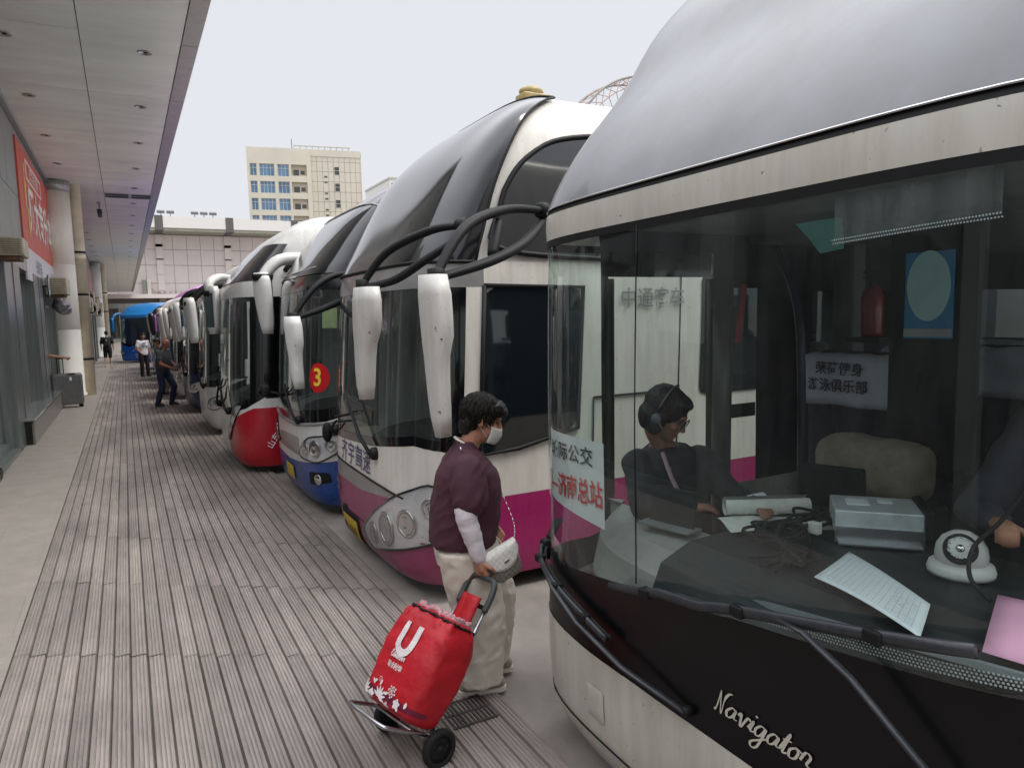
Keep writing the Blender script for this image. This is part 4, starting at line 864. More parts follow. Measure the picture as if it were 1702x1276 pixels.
    tag(obj('seat_cushion', me, m, None, True), 'pale woven cushion cover slumped behind the small monitor', 'cushion')
    bm = B(); boxl(bm, (2.8, 1.75, .7), (3.1, 2.3, 1.14), bevel=.03); tag(obj('engine_cover', bm, M_dash), 'dark box cover under the woven cushion beside the dashboard', 'cover')
    bm = B(); lathe(bm, [(0, 0), (.05, 0), (.055, .02), (.055, .21), (.04, .25), (.018, .27), (0, .27)], (0, 0, 0), n=24)
    t = thing('fire_extinguisher', 'dark red fire extinguisher fixed beside the grey pillar in the coach', 'fire extinguisher', (3.5, 2.42, 1.84)); obj('cylinder', bm, mat('extinguisher_red', (150, 24, 34), .35, coat=.4), t, True)
    bm = B(); tube(bm, [(0, 0, .26), (0, 0, .32)], .016, 10); box(bm, (-.02, 0, .335), (.09, .02, .014)); box(bm, (-.03, 0, .31), (.08, .016, .01)); tube(bm, spline([(0, .01, .3), (.05, .05, .3), (.06, .06, .2), (.05, .05, .06)]), .009, 8); obj('valve', bm, M_black, t, True)
    bm = B(); boxl(bm, (-.08, -.1, -.03), (.1, .1, -.005)); boxl(bm, (.055, -.1, -.03), (.1, .1, .24)); obj('bracket', bm, M_black, t)
    # posters and stickers
    t = thing('service_poster', 'blue poster with a pale teal oval on the coach partition', 'poster', (3.04, 1.84, 2.04)); bm = B(); box(bm, (0, 0, 0), (.006, .21, .37)); obj('backing', bm, mat('poster_blue', (50, 150, 200), .5, var=.1), t)
    bm = B(); v = [bm.verts.new((-.006, .095*math.cos(k*math.pi/20), .04+.15*math.sin(k*math.pi/20))) for k in range(40)]; bm.faces.new(list(reversed(v))); obj('oval', bm, mat('poster_teal', (190, 236, 238), .5, var=.06), t)
    bm = B(); box(bm, (-.006, 0, -.16), (.003, .21, .035)); obj('footer', bm, mat('poster_grey', (176, 186, 188), .5), t)
    bm = B(); t2 = box(bm, (2.62, 2.5, 1.98), (.006, .035, .28), rot=Matrix.Rotation(R(8), 3, 'X')); tag(obj('red_ribbon', bm, mat('ribbon_red', (150, 40, 44), .8)), 'red ribbon hanging in front of the grey pole inside the coach', 'ribbon')
    bm = B(); q = [(2.64, 2.2, 2.37), (2.64, 1.97, 2.37), (2.64, 1.96, 2.24), (2.64, 2.07, 2.23), (2.64, 2.13, 2.3)]
    bm.faces.new([bm.verts.new(p) for p in q]); o = tag(obj('tinted_visor', bm, mat('teal_visor', (120, 200, 190), .3, var=.1)), 'pale teal tinted visor high beside the grey pillar', 'visor'); o.modifiers.new('s', 'SOLIDIFY').thickness = .006
    # destination board behind the door side of the windscreen
    co = NCO; t = thing('destination_board', 'white destination board in the windscreen corner with black and red lettering', 'sign')
    loc = Vector((1.6, 1.75, 0)); S2 = lambda a, v, o: co.P(a, v, o)+loc
    bm = B(); G = []
    for i in range(13):
        a = 1.12-.6*i/12; G.append([bm.verts.new(S2(a, 1.165-.03*i/12+(.31+.04*i/12)*j/4, -.016)) for j in range(5)])
    for i in range(12):
        for j in range(4): bm.faces.new((G[i][j], G[i+1][j], G[i+1][j+1], G[i][j+1]))
    obj('board', bm, mat('board_white', (206, 208, 206), .6, var=.06), t)
    bm = B(); text_on(bm, '城际公交', .082, lambda x, y: S2(.8-x*1.25, 1.4+y+x*.06, -.011), .012, 0, 1.05); obj('black_lettering', bm, M_ink, t)
    bm = B(); text_on(bm, '阳—济南总站', .105, lambda x, y: S2(.82-x*.95, 1.245+y*1.1+x*.06, -.011), .012, 0, .98); obj('red_lettering', bm, mat('sign_red', (196, 40, 44), .5), t)
dash_items()

# ---------------------------------------------------------------- station side: canopy, facade, columns
M_soffit = mat('soffit_panel', (228, 231, 226), .38, .1, .1, .1, .6, stretch=(1, 3, 1)); M_joint = mat('dark_joint', (44, 43, 42), .9, var=.1)
M_steel = mat('brushed_steel', (160, 164, 162), .3, .4, var=.18, scale=3, stretch=(6, 6, .3)); M_steeld = mat('dark_steel', (122, 128, 126), .3, .4, var=.2, scale=3, stretch=(6, 6, .3))
M_clad = mat('grey_cladding', (140, 145, 140), .4, .3, var=.12, scale=1.5); M_shop = glass('shop_glass', (.22, .26, .26), .015, 3.2, .04)
M_colp = mat('column_paint', (228, 226, 216), .45, var=.08, scale=2, stretch=(1, 1, .4)); M_pipe = mat('cream_pipe', (232, 221, 198), .5, var=.12, scale=3)
def station():
    Y1 = 99
    t = thing('canopy', 'long grey panelled canopy over the station walkway', 'canopy', (0, 0, 0))
    bm = B(); boxl(bm, (-1.65, 8.7, 6.03), (1.2, Y1, 6.5)); obj('canopy_slab', bm, M_joint, t)  # dark slab colour, visible through the gaps between soffit panels
    bm = B(); y = 11.58-1.45*2
    rr = random.Random(4)
    while y < Y1-1.5:
        boxl(bm, (-1.64, y+.006, 6.0+rr.uniform(-.002, .002)), (-.286, y+1.444, 6.028)); boxl(bm, (-.274, y+.004, 6.0+rr.uniform(-.002, .002)), (.985, y+1.446, 6.028)); y += 1.45
    obj('soffit', bm, M_soffit, t)
    bm = B(); y = 11.58-1.45*2
    while y < Y1-3: boxl(bm, (.995, y+.01, 5.985), (1.22, y+2.89, 6.56)); y += 2.9
    obj('fascia', bm, mat('fascia_metal', (156, 154, 150), .35, .4, var=.12), t)
    bm = B(); boxl(bm, (-1.652, 8.7, 5.9), (-1.56, Y1, 5.998)); obj('edge_trim', bm, M_steel, t)
    def lamp(x, y, on):
        l = thing('downlight', 'round recessed downlight in the canopy soffit', 'ceiling light', (x, y, 6.0), 0, 'downlights in the canopy soffit')
        bm = B(); lathe(bm, [(.075, 0), (.1, -.004), (.105, -.012), (.09, -.014), (.078, -.006)], (0, 0, 0), n=28); obj('trim_ring', bm, M_alu, l, True)
        bm = B(); lathe(bm, [(.0, -.002), (.076, -.002), (.076, .0), (0, 0)], (0, 0, 0), n=24); lathe(bm, [(0, -.012), (.03, -.012), (.034, -.003), (0, -.003)], (.01, 0, 0), n=16); obj('lamp_recess', bm, mat('lamp_dark', (52, 50, 46), .3, .4, var=.3, scale=60), l, True)
        return l
    proto = [None, None]
    for k in range(22):
        for j, x in enumerate((.54, -1.18)):
            y = 9.17+2.97*k
            l = lamp(x, y, 0) if proto[j] is None else copy_tree(proto[j])
            if proto[j] is None: proto[j] = l
            l.location = (x, y, 6.0)
            l['label'] = 'round recessed downlight in the canopy row along the outer edge' if j == 0 else 'round recessed downlight in the canopy row along the station wall'
            l['group'] = 'downlights along the outer edge' if j == 0 else 'downlights along the station wall'
    v = thing('soffit_vent', 'wide dark slotted vent let into the canopy soffit', 'vent', (.42, 25.5, 6.0))
    for sx in (-.36, .36):
        bm = B(); box(bm, (sx, 0, -.004), (.64, .8, .006)); g = obj('vent_grille', bm, M_rubber, v)
        bm = B()
        for q in (-.4, -.0, .4): box(bm, (sx, q, -.012), (.68, .05, .02))
        for q in (-.33, .33): box(bm, (sx+q, 0, -.011), (.03, .8, .02))
        obj('vent_frame', bm, M_alu, g)
    c = thing('security_camera', 'small security camera hanging from the canopy soffit', 'camera', (-.46, 27.2, 6.0))
    bm = B(); lathe(bm, [(0, 0), (.07, 0), (.07, -.03), (.025, -.04), (.022, -.3), (0, -.3)], (0, 0, 0), n=16); obj('drop_rod', bm, M_alu, c, True)
    bm = B(); box(bm, (0, -.06, -.37), (.13, .34, .13), rot=Matrix.Rotation(R(-15), 3, 'X'), bevel=.03); box(bm, (0, -.1, -.3), (.15, .4, .012), rot=Matrix.Rotation(R(-15), 3, 'X')); obj('camera_body', bm, mat('camera_dark', (70, 70, 72), .4), c, True)
    # facade
    f = thing('station_facade', 'steel and glass station front along the walkway under the canopy', 'building')
    bm = B(); boxl(bm, (-2.6, 8.7, 3.42), (-1.66, 24.6, 6.4)); obj('upper_wall', bm, M_clad, f)
    bm = B()
    y = 8.7
    while y < 24.5:
        boxl(bm, (-1.66, y+.008, 3.42), (-1.645, y+1.35, 4.5)); boxl(bm, (-1.66, y+.008, 4.515), (-1.645, y+1.35, 5.88)); y += 1.36
    obj('cladding', bm, M_clad, f)
    bm = B(); boxl(bm, (-2.6, 24.6, 0), (-1.66, Y1, 6.4)); obj('far_wall', bm, mat('far_facade', (150, 146, 140), .5, .2, var=.25, scale=.7), f)
    bm = B(); boxl(bm, (-1.86, -12, 3.1), (-1.62, 24.6, 3.42)); obj('head_beam', bm, M_steel, f)
    bm = B(); boxl(bm, (-1.9, -12, .0), (-1.6, 13.9, .07)); boxl(bm, (-1.84, -12, .07), (-1.74, 13.9, .16)); obj('plinth', bm, M_steeld, f)
    edges = [-10, -6, -2, 1.5, 5, 8.5, 11.2]
    for a, b in zip(edges, edges[1:]+[13.9]):
        bm = B(); boxl(bm, (-1.83, a+.22, .16), (-1.815, b-.22, 3.1)); obj('window', bm, M_shop, f)
    for y in edges[1:]:
        bm = B(); boxl(bm, (-1.84, y-.22, .06), (-1.64, y+.22, 3.1), bevel=.01); obj('mullion', bm, M_steel, f)
    for y0, y1 in ((13.75, 15.6), (17.9, 19.6)):
        bm = B(); boxl(bm, (-1.88, y0, .0), (-1.6, y1, 3.12), bevel=.012); boxl(bm, (-1.6, y0+.5*(y1-y0)-.05, .0), (-1.585, y0+.5*(y1-y0)+.05, 3.1)); obj('mullion', bm, M_steeld, f)
    bm = B(); boxl(bm, (-1.84, 15.6, .34), (-1.825, 17.9, 3.1)); obj('window', bm, M_shop, f)
    bm = B(); boxl(bm, (-1.95, 15.6, .62), (-1.9, 17.9, .66)); obj('window_rail', bm, M_alu, f)
    bm = B(); boxl(bm, (-2.4, 22.9, 0), (-1.63, 24.6, 3.1)); obj('door_jamb', bm, M_steeld, f)
    bm = B(); boxl(bm, (-1.8, 21.9, .05), (-1.78, 22.9, 2.5)); d = obj('door', bm, M_shop, f)
    bm = B(); boxl(bm, (-1.82, 21.85, 0), (-1.76, 21.92, 2.55)); boxl(bm, (-1.82, 21.85, 2.5), (-1.76, 22.9, 2.56)); obj('door_frame', bm, M_steel, d)
    bm = B(); boxl(bm, (-5, -12, 0), (-4.9, Y1, 3.4)); boxl(bm, (-5, -12, .001), (-1.9, 24.6, .02)); boxl(bm, (-5, -12, 3.3), (-2.6, 24.6, 3.4)); obj('hall_lining', bm, mat('hall_interior', (120, 122, 118), .7, var=.3, scale=.6), f)
    # far shopfront bays
    for k in range(20):
        y = 27.0+3.4*k
        bm = B(); boxl(bm, (-1.66, y, .3), (-1.64, y+2.6, 2.9)); obj('window', bm, M_shop, f)
        bm = B(); boxl(bm, (-1.66, y+2.65, 0), (-1.5, y+3.3, 3.1), bevel=.01); obj('mullion', bm, M_steeld, f)
    bm = B(); boxl(bm, (-1.66, 29, 3.3), (-1.6, 80, 5.4)); obj('sign_band', bm, mat('faded_sign_band', (164, 120, 112), .5, var=.2, scale=.4), f)
    # granite ledge
    l = thing('granite_ledge', 'low polished black and grey granite ledge before the station window', 'ledge')
    bm = B(); boxl(bm, (-1.82, 14.35, .42), (-1.44, 21.3, .46), bevel=.006); obj('ledge_top', bm, mat('polished_granite', (150, 150, 150), .06, coat=.6, var=.25, scale=30), l)
    bm = B(); boxl(bm, (-1.8, 14.45, 0), (-1.47, 21.2, .42)); obj('ledge_body', bm, mat('granite_face', (124, 122, 116), .35, var=.2, scale=14), l)
    bm = B(); boxl(bm, (-1.76, 14.435, .02), (-1.5, 14.448, .4)); obj('ledge_end', bm, M_gloss, l)
    bm = B(); boxl(bm, (-1.46, 21.22, .05), (-1.42, 21.24, .4)); obj('end_label', bm, M_paper, l)
    # banner
    b = thing('banner', 'red hanging banner with white headline and yellow figures on the station wall', 'banner')
    bm = B(); boxl(bm, (-1.645, 16.95, 3.5), (-1.615, 24.0, 5.72)); obj('red_field', bm, mat('banner_red', (206, 86, 68), .5, var=.1, scale=1), b)
    bm = B(); boxl(bm, (-1.645, 17.0, 2.95), (-1.612, 24.0, 3.62)); obj('white_footer', bm, mat('banner_white', (214, 212, 216), .5, var=.06), b)
    bf = lambda y0, z0: (lambda x, y: Vector((-1.606, y0+x, z0+y)))
    bm = B(); text_on(bm, '师大专升本', 1.05, bf(20.9, 4.45), .03, .05); obj('headline', bm, mat('banner_letter', (238, 232, 226), .5, var=.03), b)
    bm = B(); boxl(bm, (-1.614, 18.3, 5.12), (-1.608, 21.4, 5.17)); boxl(bm, (-1.614, 18.3, 5.5), (-1.608, 21.4, 5.55)); boxl(bm, (-1.614, 18.3, 5.17), (-1.608, 18.4, 5.5)); boxl(bm, (-1.614, 21.3, 5.17), (-1.608, 21.4, 5.5)); obj('caption_frame', bm, MATS['banner_letter'], b)
    bm = B(); text_on(bm, '旅客出行服务', .3, bf(19.85, 5.33), .01); obj('caption', bm, MATS['banner_letter'], b)
    bm = B()
    for y0, z0, h in ((17.9, 4.5, .9), (18.15, 3.95, .5)): ell(bm, (-1.61, y0, z0+h*.3), (.01, .14, h*.45)); ell(bm, (-1.61, y0, z0+h*.85), (.012, .11, .14)); ell(bm, (-1.61, y0+.12, z0+h*.5), (.01, .16, .06))
    obj('figures', bm, mat('banner_yellow', (226, 176, 80), .5), b, True)
    bm = B(); text_on(bm, '长途汽车', .32, bf(19.4, 3.3), .01); text_on(bm, '欢迎', .3, bf(22.6, 3.25), .01); obj('footer_lettering', bm, mat('banner_blue', (110, 140, 150), .5), b)
    # boxes on the wall
    def ac(y, z, x, s, label):
        a = thing('wall_unit', label, 'air conditioner', (x, y, z)); bm = B(); box(bm, (0, 0, 0), s, bevel=.015); obj('housing', bm, mat('aged_cream', (196, 186, 164), .5, var=.25, scale=4), a)
        bm = B()
        for k in range(7): box(bm, (.0, -s[1]/2-.003, -s[2]*.36+k*s[2]*.12), (s[0]*.8, .012, .02))
        obj('grille', bm, mat('grille_tan', (158, 146, 124), .7, var=.2), a); bm = B(); box(bm, (-.05, 0, -s[2]/2-.03), (s[0]*.9, s[1]*.8, .05)); obj('bracket', bm, mat('rusty_bracket', (128, 92, 66), .8, var=.35), a)
    ac(13.7, 3.25, -1.46, (.34, .7, .28), 'cream wall unit above the window at the left edge of the photo'); ac(20.9, 2.98, -1.38, (.44, 1.1, .4), 'weathered cream wall unit with rusty bracket below the red banner')
    s = thing('gate_sign', 'round green and white gate number sign by the station door', 'sign', (-1.5, 19.9, 2.95))
    bm = B(); lathe(bm, [(0, -.012), (.27, -.012), (.27, .012), (0, .012)], (0, 0, 0), (1, 0, 0), 32); obj('disc', bm, mat('sign_green', (40, 110, 100), .4), s)
    bm = B(); lathe(bm, [(0, .013), (.22, .013), (.22, .016), (0, .016)], (0, 0, 0), (1, 0, 0), 32); obj('face', bm, M_white, s)
    bm = B(); d = Vector((1, 0, 0)); u = Vector((0, 1, 0)); text_on(bm, '31', .26, lambda x, y: d*.02+u*x+Vector((0, 0, y)), .02); obj('numeral', bm, MATS['sign_green'], s)
    bm = B(); tube(bm, [(-.02, 0, 0), (-.14, 0, 0)], .02, 8); obj('bracket', bm, M_black, s)
    bm = B(); ell(bm, (-1.42, 21.8, 2.55), (.2, .35, .2)); ell(bm, (-1.36, 22.2, 2.45), (.16, .3, .17)); me = fuse(bm, .03, 2); wrinkle(me, .06, 6, 4, 8, 3)
    tag(obj('bagged_bundle', me, mat('grey_plastic_wrap', (140, 142, 146), .25, coat=.4, var=.35, scale=7), None, True), 'grey plastic wrapped bundle hung by the station door', 'bundle')
    # columns and downpipes
    def column(x, y, r, label):
        c = thing('column', label, 'column', (x, y, 0), 0, 'columns along the station wall'); bm = B()
        lathe(bm, [(0, 0), (r+.04, 0), (r+.04, .1), (r, .14), (r, 1.9), (r-.006, 1.905), (r-.006, 1.915), (r, 1.92), (r, 3.7), (r-.006, 3.705), (r-.006, 3.715), (r, 3.72), (r, 5.7), (0, 5.7)], (0, 0, 0), n=40); obj('shaft', bm, M_colp, c, True)
        bm = B(); lathe(bm, [(0, 5.7), (r+.02, 5.7), (r+.02, 6.0), (0, 6.0)], (0, 0, 0), n=40); obj('capital', bm, M_steel, c, True); return c
    def pipe(x, y, r, label):
        c = thing('downpipe', label, 'pipe', (x, y, 0), 0, 'downpipes beside the columns'); bm = B(); lathe(bm, [(0, 0), (r, 0), (r, 3.9), (r+.012, 3.9), (r+.012, 4.02), (r, 4.02), (r, 6.0), (0, 6.0)], (0, 0, 0), n=28); obj('pipe', bm, M_pipe, c, True)
        for z in (1.05, 2.9, 4.1):
            bm = B(); lathe(bm, [(r, -.03), (r+.012, -.03), (r+.012, .03), (r, .03)], (0, 0, z), n=28); box(bm, (-r-.14, 0, 0+z), (.28, .06, .05)); obj('clamp', bm, M_black, c)
        return c
    column(-1.5, 23.6, .4, 'cream round column beside the suitcase by the station door'); pipe(-1.02, 24.0, .17, 'cream downpipe clamped beside the near column')
    column(-1.5, 52, .4, 'cream round column far along the walkway near the blue coach'); pipe(-1.02, 53, .17, 'far downpipe beside the far column at the walkway end')
    # clutter of units on the far wall
    rr = random.Random(9)
    for k in range(9):
        y = 29+2.6*k; a = thing('wall_unit', 'pale outdoor unit in the cluttered row on the far station wall', 'air conditioner', (-1.34, y, 3.0+rr.uniform(-.2, .3)), 0, 'outdoor units on the far station wall')
        bm = B(); box(bm, (0, 0, 0), (.5, .9, .6), bevel=.03); obj('housing', bm, mat('aged_cream', (196, 186, 164)), a); bm = B(); lathe(bm, [(0, 0), (.22, 0), (.22, .012), (0, .012)], (0, -.45, 0), (0, -1, 0), 20); obj('fan_grille', bm, M_black, a)
station()

# ---------------------------------------------------------------- buildings behind
def end_building():
    b = thing('terminal_annex', 'pale panelled terminal block closing the far end of the coach bays', 'building')
    mw = mat('annex_panel', (222, 212, 208), .5, var=.06, scale=.3); mj = mat('annex_joint', (172, 160, 156), .8, var=.1); ms = mat('annex_soffit', (156, 156, 142), .6, var=.12, scale=.5)
    bm = B(); boxl(bm, (-6, 100.1, 0), (90, 130, 14.0)); obj('core', bm, mj, b)
    bm = B(); x = -3.6; zs = [5.75, 7.1, 9.35, 11.3, 13.1]
    while x < 80:
        for z0, z1 in zip(zs, zs[1:]): boxl(bm, (x+.025, 100, z0+.03), (x+1.575, 100.12, z1-.03))
        x += 1.6
    obj('wall', bm, mw, b)
    for k in range(11):
        x = 4.45-8+8*k
        bm = B(); z = 4
        for z in (4.2, 6.2, 8.2, 10.0, 11.6): boxl(bm, (x-.38, 99.7, z), (x+.38, 100.05, min(13.1, z+1.95)))
        obj('pilaster', bm, mw, b)
        bm = B(); boxl(bm, (x-.45, 96.55, 13.2), (x+.45, 100, 13.26)); boxl(bm, (x-.45, 96.45, 13.28), (x+.45, 96.6, 15.05)); obj('bracket_band', bm, mat('annex_dark', (98, 94, 92), .6, var=.15), b)
    bm = B(); boxl(bm, (-6, 96.6, 13.26), (90, 100.2, 13.6)); obj('eaves_soffit', bm, ms, b)
    bm = B(); boxl(bm, (-6, 96.5, 13.6), (90, 100.5, 14.95)); obj('eaves_fascia', bm, mat('annex_fascia', (226, 224, 220), .5, var=.05), b)
    bm = B(); boxl(bm, (-6, 98.5, 0), (90, 100, 4.6)); obj('lower_wall', bm, mat('annex_lower', (170, 172, 168), .4, .2, var=.2, scale=.4), b)
    bm = B(); boxl(bm, (-6, 98.0, 5.2), (90, 100, 5.7)); obj('ledge', bm, mw, b)
    for k in range(6):
        bm = B(); boxl(bm, (-1.6+1.3*k, 98.44, .4), (-.5+1.3*k, 98.5, 4.0)); obj('window', bm, M_shop, b)
    # cable tray fittings along the ledge and an upright duct
    bm = B(); tube(bm, spline([(2.6, 99.6, 7.4), (3.6, 99.6, 6.1), (5.0, 99.6, 5.75), (9, 99.6, 5.78), (14, 99.6, 5.9)], 6), .05, 6); obj('cable_run', bm, mj, b)
    for k in range(14):
        bm = B(); box(bm, (3.5+.62*k, 99.4, 5.95), (.22, .3, .26), bevel=.03); obj('junction_box', bm, mat('box_tan', (176, 160, 146), .7, var=.3, scale=2), b)
    for x, cl in ((2.5, 'dull grey duct unit beside the canopy end'), (3.0, 'cream duct unit beside the canopy end on the terminal block')):
        a = thing('duct_unit', cl, 'duct', (x, 99.6, 5.7)); bm = B(); box(bm, (0, 0, .9), (.42, .5, 1.8), bevel=.05); obj('casing', bm, M_colp if x > 2.6 else M_clad, a); bm = B()
        for q in range(6): box(bm, (0, -.26, .25+.25*q), (.34, .04, .05))
        obj('louvre', bm, mj, a)
    # floodlights on the roof edge
    for x0, n, lab in ((5.3, 2, 'pair of long floodlights on the terminal roof beside the canopy edge'), (9.6, 3, 'cluster of three floodlights on the terminal roof edge')):
        a = thing('floodlight_bank', lab, 'floodlights', (x0, 97.2, 14.95))
        for q in range(n):
            bm = B(); box(bm, ((q-.5*(n-1))*1.05, 0, .62), (.85, .4, .34), rot=Matrix.Rotation(R(25), 3, 'X'), bevel=.04); obj('lamp_head', bm, mat('lamp_grey', (120, 122, 126), .5, .3), a); bm = B(); tube(bm, [((q-.5*(n-1))*1.05, 0, 0), ((q-.5*(n-1))*1.05, 0, .6)], .05, 8); obj('post', bm, M_clad, a)
end_building()
def tower():
    # two faces: windowed front and blank flank
    t = thing('office_tower', 'beige stone office tower with blue windows behind the terminal block', 'building', (23.2, 150, 0), R(-11))
    st = mat('beige_stone', (208, 203, 187), .8, var=.08, scale=.12, bump=.1, bscale=3); jt = mat('stone_joint', (172, 164, 146), .9, var=.1)
    wg = mat('tower_glass', (96, 138, 172), .08, .2, .4, .35, .25, spec=.8); fr = mat('tower_frame', (196, 196, 190), .5)
    H = 36.2; W1 = 12.2; D = 26
    bm = B(); boxl(bm, (.35, .35, 0), (W1, D, H-.3)); obj('core', bm, jt, t)
    # front: piers and spandrels leave the window openings
    fl = [33.0-3.33*k for k in range(10)]; wx = [(.55, 1.75), (2.35, 5.05), (5.75, 7.85)]
    bm = B(); boxl(bm, (0, 0, 33.05), (W1, .36, H)); boxl(bm, (0, 0, 0), (.5, .36, 33.05))
    for z in fl: boxl(bm, (.5, 0, z-3.33), (8.3, .36, z-2.3))
    for a, b in ((1.8, 2.3), (5.1, 5.7), (7.9, 8.3)): boxl(bm, (a, .002, 0), (b, .36, 33.05))
    boxl(bm, (11.3, .001, 0), (W1, .36, 33.05))
    obj('front_wall', bm, st, t)
    for z in fl:
        for a, b in wx:
            bm = B(); boxl(bm, (a-.02, .24, z-2.32), (b+.02, .3, z+.02)); w = obj('window', bm, wg, t)
            bm = B(); n = max(2, int((b-a)/.65))
            for k in range(n+1): boxl(bm, (a+(b-a)*k/n-.04, .17, z-2.3), (a+(b-a)*k/n+.04, .24, z))
            for zz in (z-.03, z-.75, z-2.28): boxl(bm, (a, .165, zz-.04), (b, .235, zz+.04))
            obj('window_frame', bm, fr, w)
        # balcony recess
        bm = B(); boxl(bm, (8.3, .05, z-3.33), (11.3, .3, z-2.1)); obj('balcony', bm, st, t)
        bm = B(); boxl(bm, (8.7, .33, z-2.1), (9.8, .36, z-.9)); boxl(bm, (10.1, .33, z-1.8), (10.9, .36, z-1.0)); obj('balcony_window', bm, mat('tower_dark', (70, 74, 70), .3), t)
        bm = B(); boxl(bm, (9.9, .3, z-1.9), (10.0, .345, z-.9)); boxl(bm, (10.0, .3, z-1.0), (10.95, .345, z-.92)); obj('balcony_frame', bm, fr, t)
    # stair bay and blank wing to the right, stepping back slightly
    bm = B(); boxl(bm, (W1, .9, 0), (22.1, 20, H-.6)); obj('wing_core', bm, jt, t)
    bm = B()
    for i in range(9):
        for z in range(0, 36, 2):
            x0 = W1+.02+i*1.1; boxl(bm, (x0+.03, .7, z*1.0+.03), (x0+1.07, .92, min(H-.6, z+2-.03)))
    obj('stone_panels', bm, st, t)
    bm = B(); boxl(bm, (W1-.02, .6, H-1.2), (22.15, .95, H+.1)); boxl(bm, (22.05, .6, 0), (22.2, 20, H-.2)); obj('parapet', bm, st, t)
    for k in range(8):
        z = 32.2-3.3*k
        bm = B(); boxl(bm, (16.8, .64, z-.7), (17.7, .7, z+.8)); w = obj('window', bm, MATS['tower_dark'], t); bm = B(); boxl(bm, (16.72, .6, z-.78), (16.8, .7, z+.88)); boxl(bm, (17.7, .6, z-.78), (17.78, .7, z+.88)); boxl(bm, (16.8, .6, z+.02), (17.7, .66, z+.1)); obj('window_frame', bm, fr, w)
        for q in (-1.2, -2.3):
            bm = B(); boxl(bm, (14.7, .66, z+q-.15), (15.3, .7, z+q+.15)); obj('vent_opening', bm, MATS['tower_dark'], t)
    bm = B(); boxl(bm, (9.0, 2, H), (20, 2.15, H+.25)); boxl(bm, (9.0, 1.9, H+.95), (20.2, 2.3, H+1.1))
    for k in range(10): boxl(bm, (9.0+1.2*k, 1.95, H), (9.2+1.2*k, 2.2, H+1.0))
    obj('roof_rail', bm, fr, t)
    bm = B(); tube(bm, [(8.7, 3, H), (8.7, 3, H+2.6)], .06, 6); obj('mast', bm, M_black, t)
    b = thing('white_block', 'white block with slotted windows peeping above the number 3 coach roof', 'building', (59.4, 170, 0))
    bm = B(); boxl(bm, (0, 0, 0), (30, 20, 36)); obj('wall', bm, mat('white_render', (222, 222, 220), .7, var=.05), b)
    for k in range(4):
        bm = B(); boxl(bm, (.4+1.15*k, -.05, 33), (1.1+1.15*k, .02, 35)); obj('window', bm, MATS['tower_dark'], b)
    bm = B(); boxl(bm, (-.2, -.2, 36), (30, 20, 36.4)); obj('cornice', bm, fr, b)
    # lattice arch far behind the pink coach
    a = thing('lattice_arch', 'curved red and grey steel lattice roof rising behind the pink coach', 'roof structure', (0, 60, 0))
    bm = B(); c = (49.5, 16.2); N = 26
    P = lambda k, r, dy: Vector((c[0]+r*math.cos(math.pi*k/N), dy, c[1]+r*math.sin(math.pi*k/N)))
    for dy in (0, 3): tube(bm, [P(k, 10.0, dy) for k in range(N+1)], .13, 6)
    obj('rim', bm, mat('arch_grey', (150, 148, 146), .6), a)
    bm = B()
    for k in range(N):
        tube(bm, [P(k, 10, 0), P(k+1, 9.0, 0)], .04, 4); tube(bm, [P(k+1, 10, 0), P(k, 9.0, 0)], .04, 4); tube(bm, [P(k, 10, 0), P(k, 10, 3)], .04, 4); tube(bm, [P(k, 10, 3), P(k+1, 10, 0)], .04, 4)
        tube(bm, [P(k, 9.0, 0), P(k+1, 9.0, 0)], .05, 4); tube(bm, [P(k, 9, 0), P(k, 5, 1)], .04, 4)
    obj('lattice', bm, mat('arch_red', (184, 158, 148), .6), a)
    bm = B(); tube(bm, [(c[0]-10, 0, 0), (c[0]-10, 0, c[1])], .25, 8); tube(bm, [(c[0]+10, 0, 0), (c[0]+10, 0, c[1])], .25, 8); obj('post', bm, MATS['arch_grey'], a)
tower()

# ---------------------------------------------------------------- people
def hand(bm, w, d, n, side, k=1.0, grip=0.5):
    """Palm, four fingers and a thumb: w wrist, d pointing to the fingers, n palm normal, side towards the thumb."""
    w = Vector(w); d = Vector(d).normalized(); n = Vector(n).normalized(); s = d.cross(n).normalized()*side
    cap(bm, w, .024*k, w+d*.05*k+s*.012*k, .026*k, 10, (1, .8)); cap(bm, w+d*.02*k-s*.012*k, .02*k, w+d*.07*k-s*.018*k, .019*k, 10)
    cap(bm, w+d*.02*k+s*.014*k, .018*k, w+d*.075*k+s*.02*k, .017*k, 10)
    for i, L in enumerate((.068, .076, .07, .055)):
        b = w+d*.078*k+s*(.03-.02*i)*k; g = grip; p = b
        for q, f in enumerate((.45, .32, .23)):
            a = g*(q+1)*1.0; e = p+(d*math.cos(a)+n*math.sin(a))*L*f*k; cap(bm, p, (.0098-.0008*q)*k, e, (.0092-.0008*q)*k, 8); p = e
    b = w+d*.025*k+s*.03*k; e = b+(d*.6+s*.7+n*.35).normalized()*.038*k; cap(bm, b, .0125*k, e, .011*k, 8); cap(bm, e, .011*k, e+(d*.9+n*.6*(.5+grip)+s*.1).normalized()*.03*k, .0092*k, 8)
